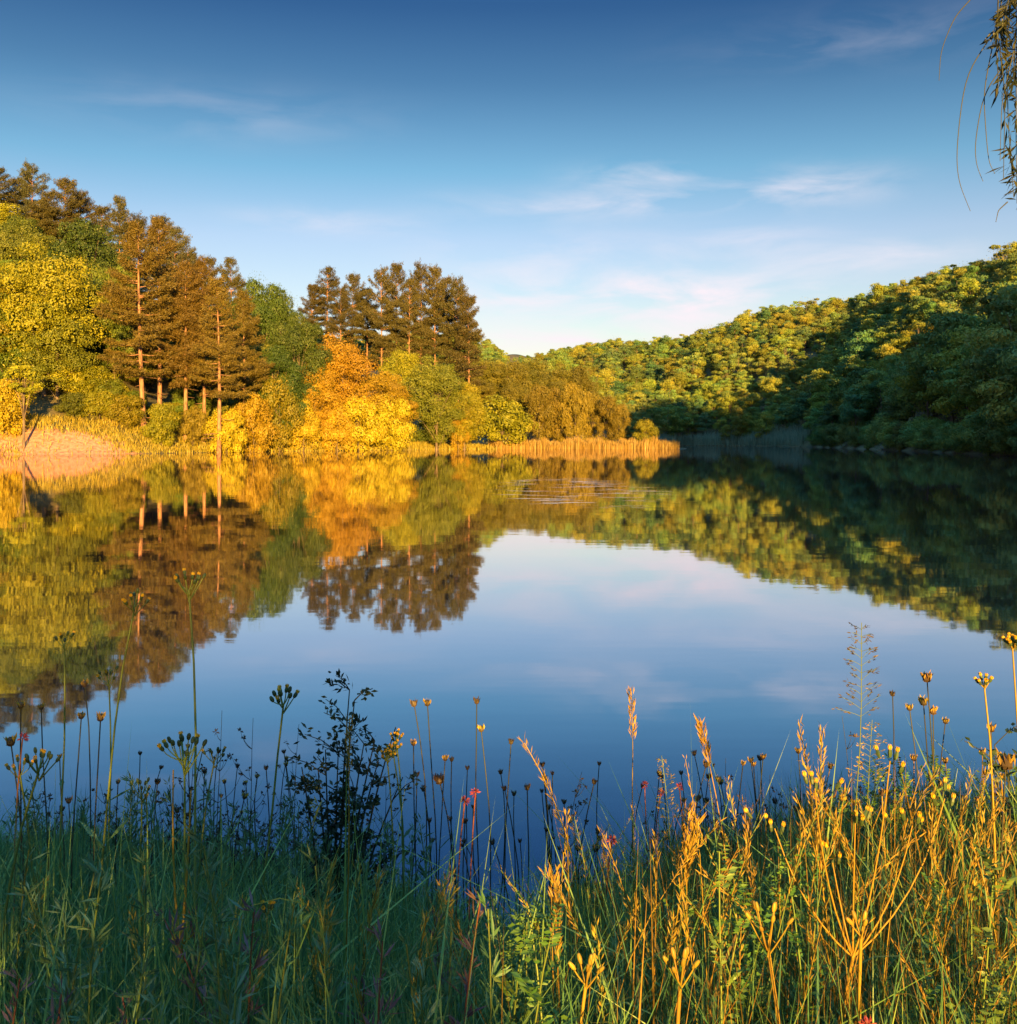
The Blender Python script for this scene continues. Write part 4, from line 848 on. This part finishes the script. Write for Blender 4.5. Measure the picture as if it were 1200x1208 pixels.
def clover(px, py, D, pxb, label, group=None, s=1.0, mat='pink'):
    r, top = place('red_flower', px, py, D, pxb, label, 'wildflower', group); P = stemcurve(top, .04); mb = MB(); mb.add(*tube(P, .0016, 4)); mb.obj('stem', M['rust'], r, True)
    hd = MB(); d = norm(rng.normal(size=(30, 3))+[0, 0, .4]); leaflet_set(hd, P[-1]+d*.003, d, np.full(30, .014*s), np.full(30, .005*s)); hd.obj('flower_head', M[mat], r)
    lf = MB(); k = rng.integers(1, 6, 6); dd = norm(rng.normal(size=(6, 3))+[0, 0, .5]); leaflet_set(lf, P[k], dd, np.full(6, .03), np.full(6, .012)); lf.obj('leaves', M['vetch'], r)
for px, py, D, pb, lab in [(560,945,2.3,536,'pink-red spidery flower on a red stem before the water in the middle'),(548,950,2.3,532,'orange-red flower head on a red stem beside the pink-red one'),(762,930,2.9,764,'dark red flower head, left of three behind the golden grass'),(780,936,2.9,782,'dark red flower head, middle of three behind the golden grass'),(800,925,2.8,806,'dark red flower head, right of three behind the golden grass'),(18,1010*0+876,2.1,20,'reddish flower at the left edge above the grass'),(720,985,2.3,716,'rosy flower in front of the right water edge'),(1008,1185,1.45,1006,'crimson flower at the bottom right of the golden grass')]: clover(px, py, D, pb, lab, s=.8)

# ------------------------------------------------------------------ weeping willow at the right edge
def willow():
    x0, y0 = 5.6, 3.4; z0 = gz(x0, y0); r = root('weeping_willow', (x0, y0, z0), 'weeping willow hanging thin leafy twigs into the top right corner', 'tree')
    o = np.array([x0, y0, z0]); tr = MB(); T = bez((0, 0, -.3), (.15, .1, 2.4), (-.1, .3, 5.2), 10); tr.add(*tube(T, np.linspace(.26, .09, 10), 9)); tr.obj('trunk', M['bark'], r, True)
    lf = MB(); tw = MB()
    def strand(B, nl, l0=.075, from_=.15):
        tw.add(*tube(B, np.linspace(.0035, .0016, len(B)), 4))
        n = nl; s = rng.uniform(from_, 1, n); C = np.stack([np.interp(s, np.linspace(0, 1, len(B)), B[:, k]) for k in range(3)], 1)
        d = norm(rng.normal(size=(n, 3))*[.8, .8, .4]+[0, 0, -.75]); leaflet_set(lf, C, d, rng.uniform(.6, 1.2, n)*l0, rng.uniform(.12, .2, n)*l0)
    limbs = []
    for ex, ey, ez, w_ in [(2.75,5.0,4.35,.05),(3.0,4.3,5.2,.06),(7.5,4.4,5.4,.08),(5.4,1.6,5.6,.07),(5.9,5.6,5.9,.07),(4.1,2.6,5.9,.06),(7.2,2.4,5.2,.06),(2.95,5.3,4.25,.03)]:
        e = np.array([ex, ey, ez])-o; a = T[6]; B = bez(a, (a+e)/2+[0, 0, .9], e, 9); bm = MB(); bm.add(*tube(B, np.linspace(w_, .012, 9), 6)); bm.obj('branch', M['bark'], r, True); limbs.append(B)
    W_ = lambda px, py, D=5.0: np.array([wx(px, D), D, wz(py, D)])-o
    # the strands the photograph shows
    for pts, nl in [([(1196,-30),(1187,60),(1190,150),(1196,232)],46),([(1206,-20),(1199,80),(1199,170),(1200,240)],70),([(1190,-40),(1176,30),(1186,110),(1184,212)],26),([(1215,-40),(1192,-5),(1180,20),(1172,45)],60),([(1215,-30),(1190,0),(1184,30),(1180,62)],70),([(1212,-20),(1200,20),(1197,60),(1196,95)],60),
                    ([(1178,-10),(1176,60),(1178,95),(1177,112)],10)]:
        strand(np.array([W_(*p, 5.0+rng.uniform(-.2, .2)) for p in pts]), nl, .085)
    for ctl in [[(1168,45),(1138,90),(1128,180),(1131,215),(1145,249)],[(1188,72),(1160,110),(1150,170),(1152,195),(1160,214)],[(1150,-6),(1126,20),(1110,60),(1108,95)],[(1172,50),(1160,110),(1166,190),(1174,205)],[(1196,60),(1182,120),(1180,190)],[(1189,238),(1178,248),(1175,262)]]:
        K = np.array([W_(*p) for p in ctl]); s = np.linspace(0, len(K)-1, 24)
        B = np.stack([np.interp(s, np.arange(len(K)), K[:, k]) for k in range(3)], 1)
        for _ in range(6): B[1:-1] = (B[:-2]+2*B[1:-1]+B[2:])/4
        tw.add(*tube(B, np.linspace(.0030, .0014, 24), 4))
    for B in limbs:                                         # the rest of the tree, beyond the frame
        for i in range(16):
            p = B[rng.integers(4, 9)]+rng.normal(size=3)*[.35, .35, .1]
            if CX+F*(p[0]+x0)/max(p[1]+y0, .5) < 1235: continue
            l = rng.uniform(.8, 2.0); strand(bez(p, p+[rng.normal()*.15, rng.normal()*.15, -l*.3], p+[rng.normal()*.2, rng.normal()*.2, -l], 6), int(60*l), .08)
    tw.obj('twigs', M['dark'], r, True); lf.obj('leaves', M['weep'], r)
willow()
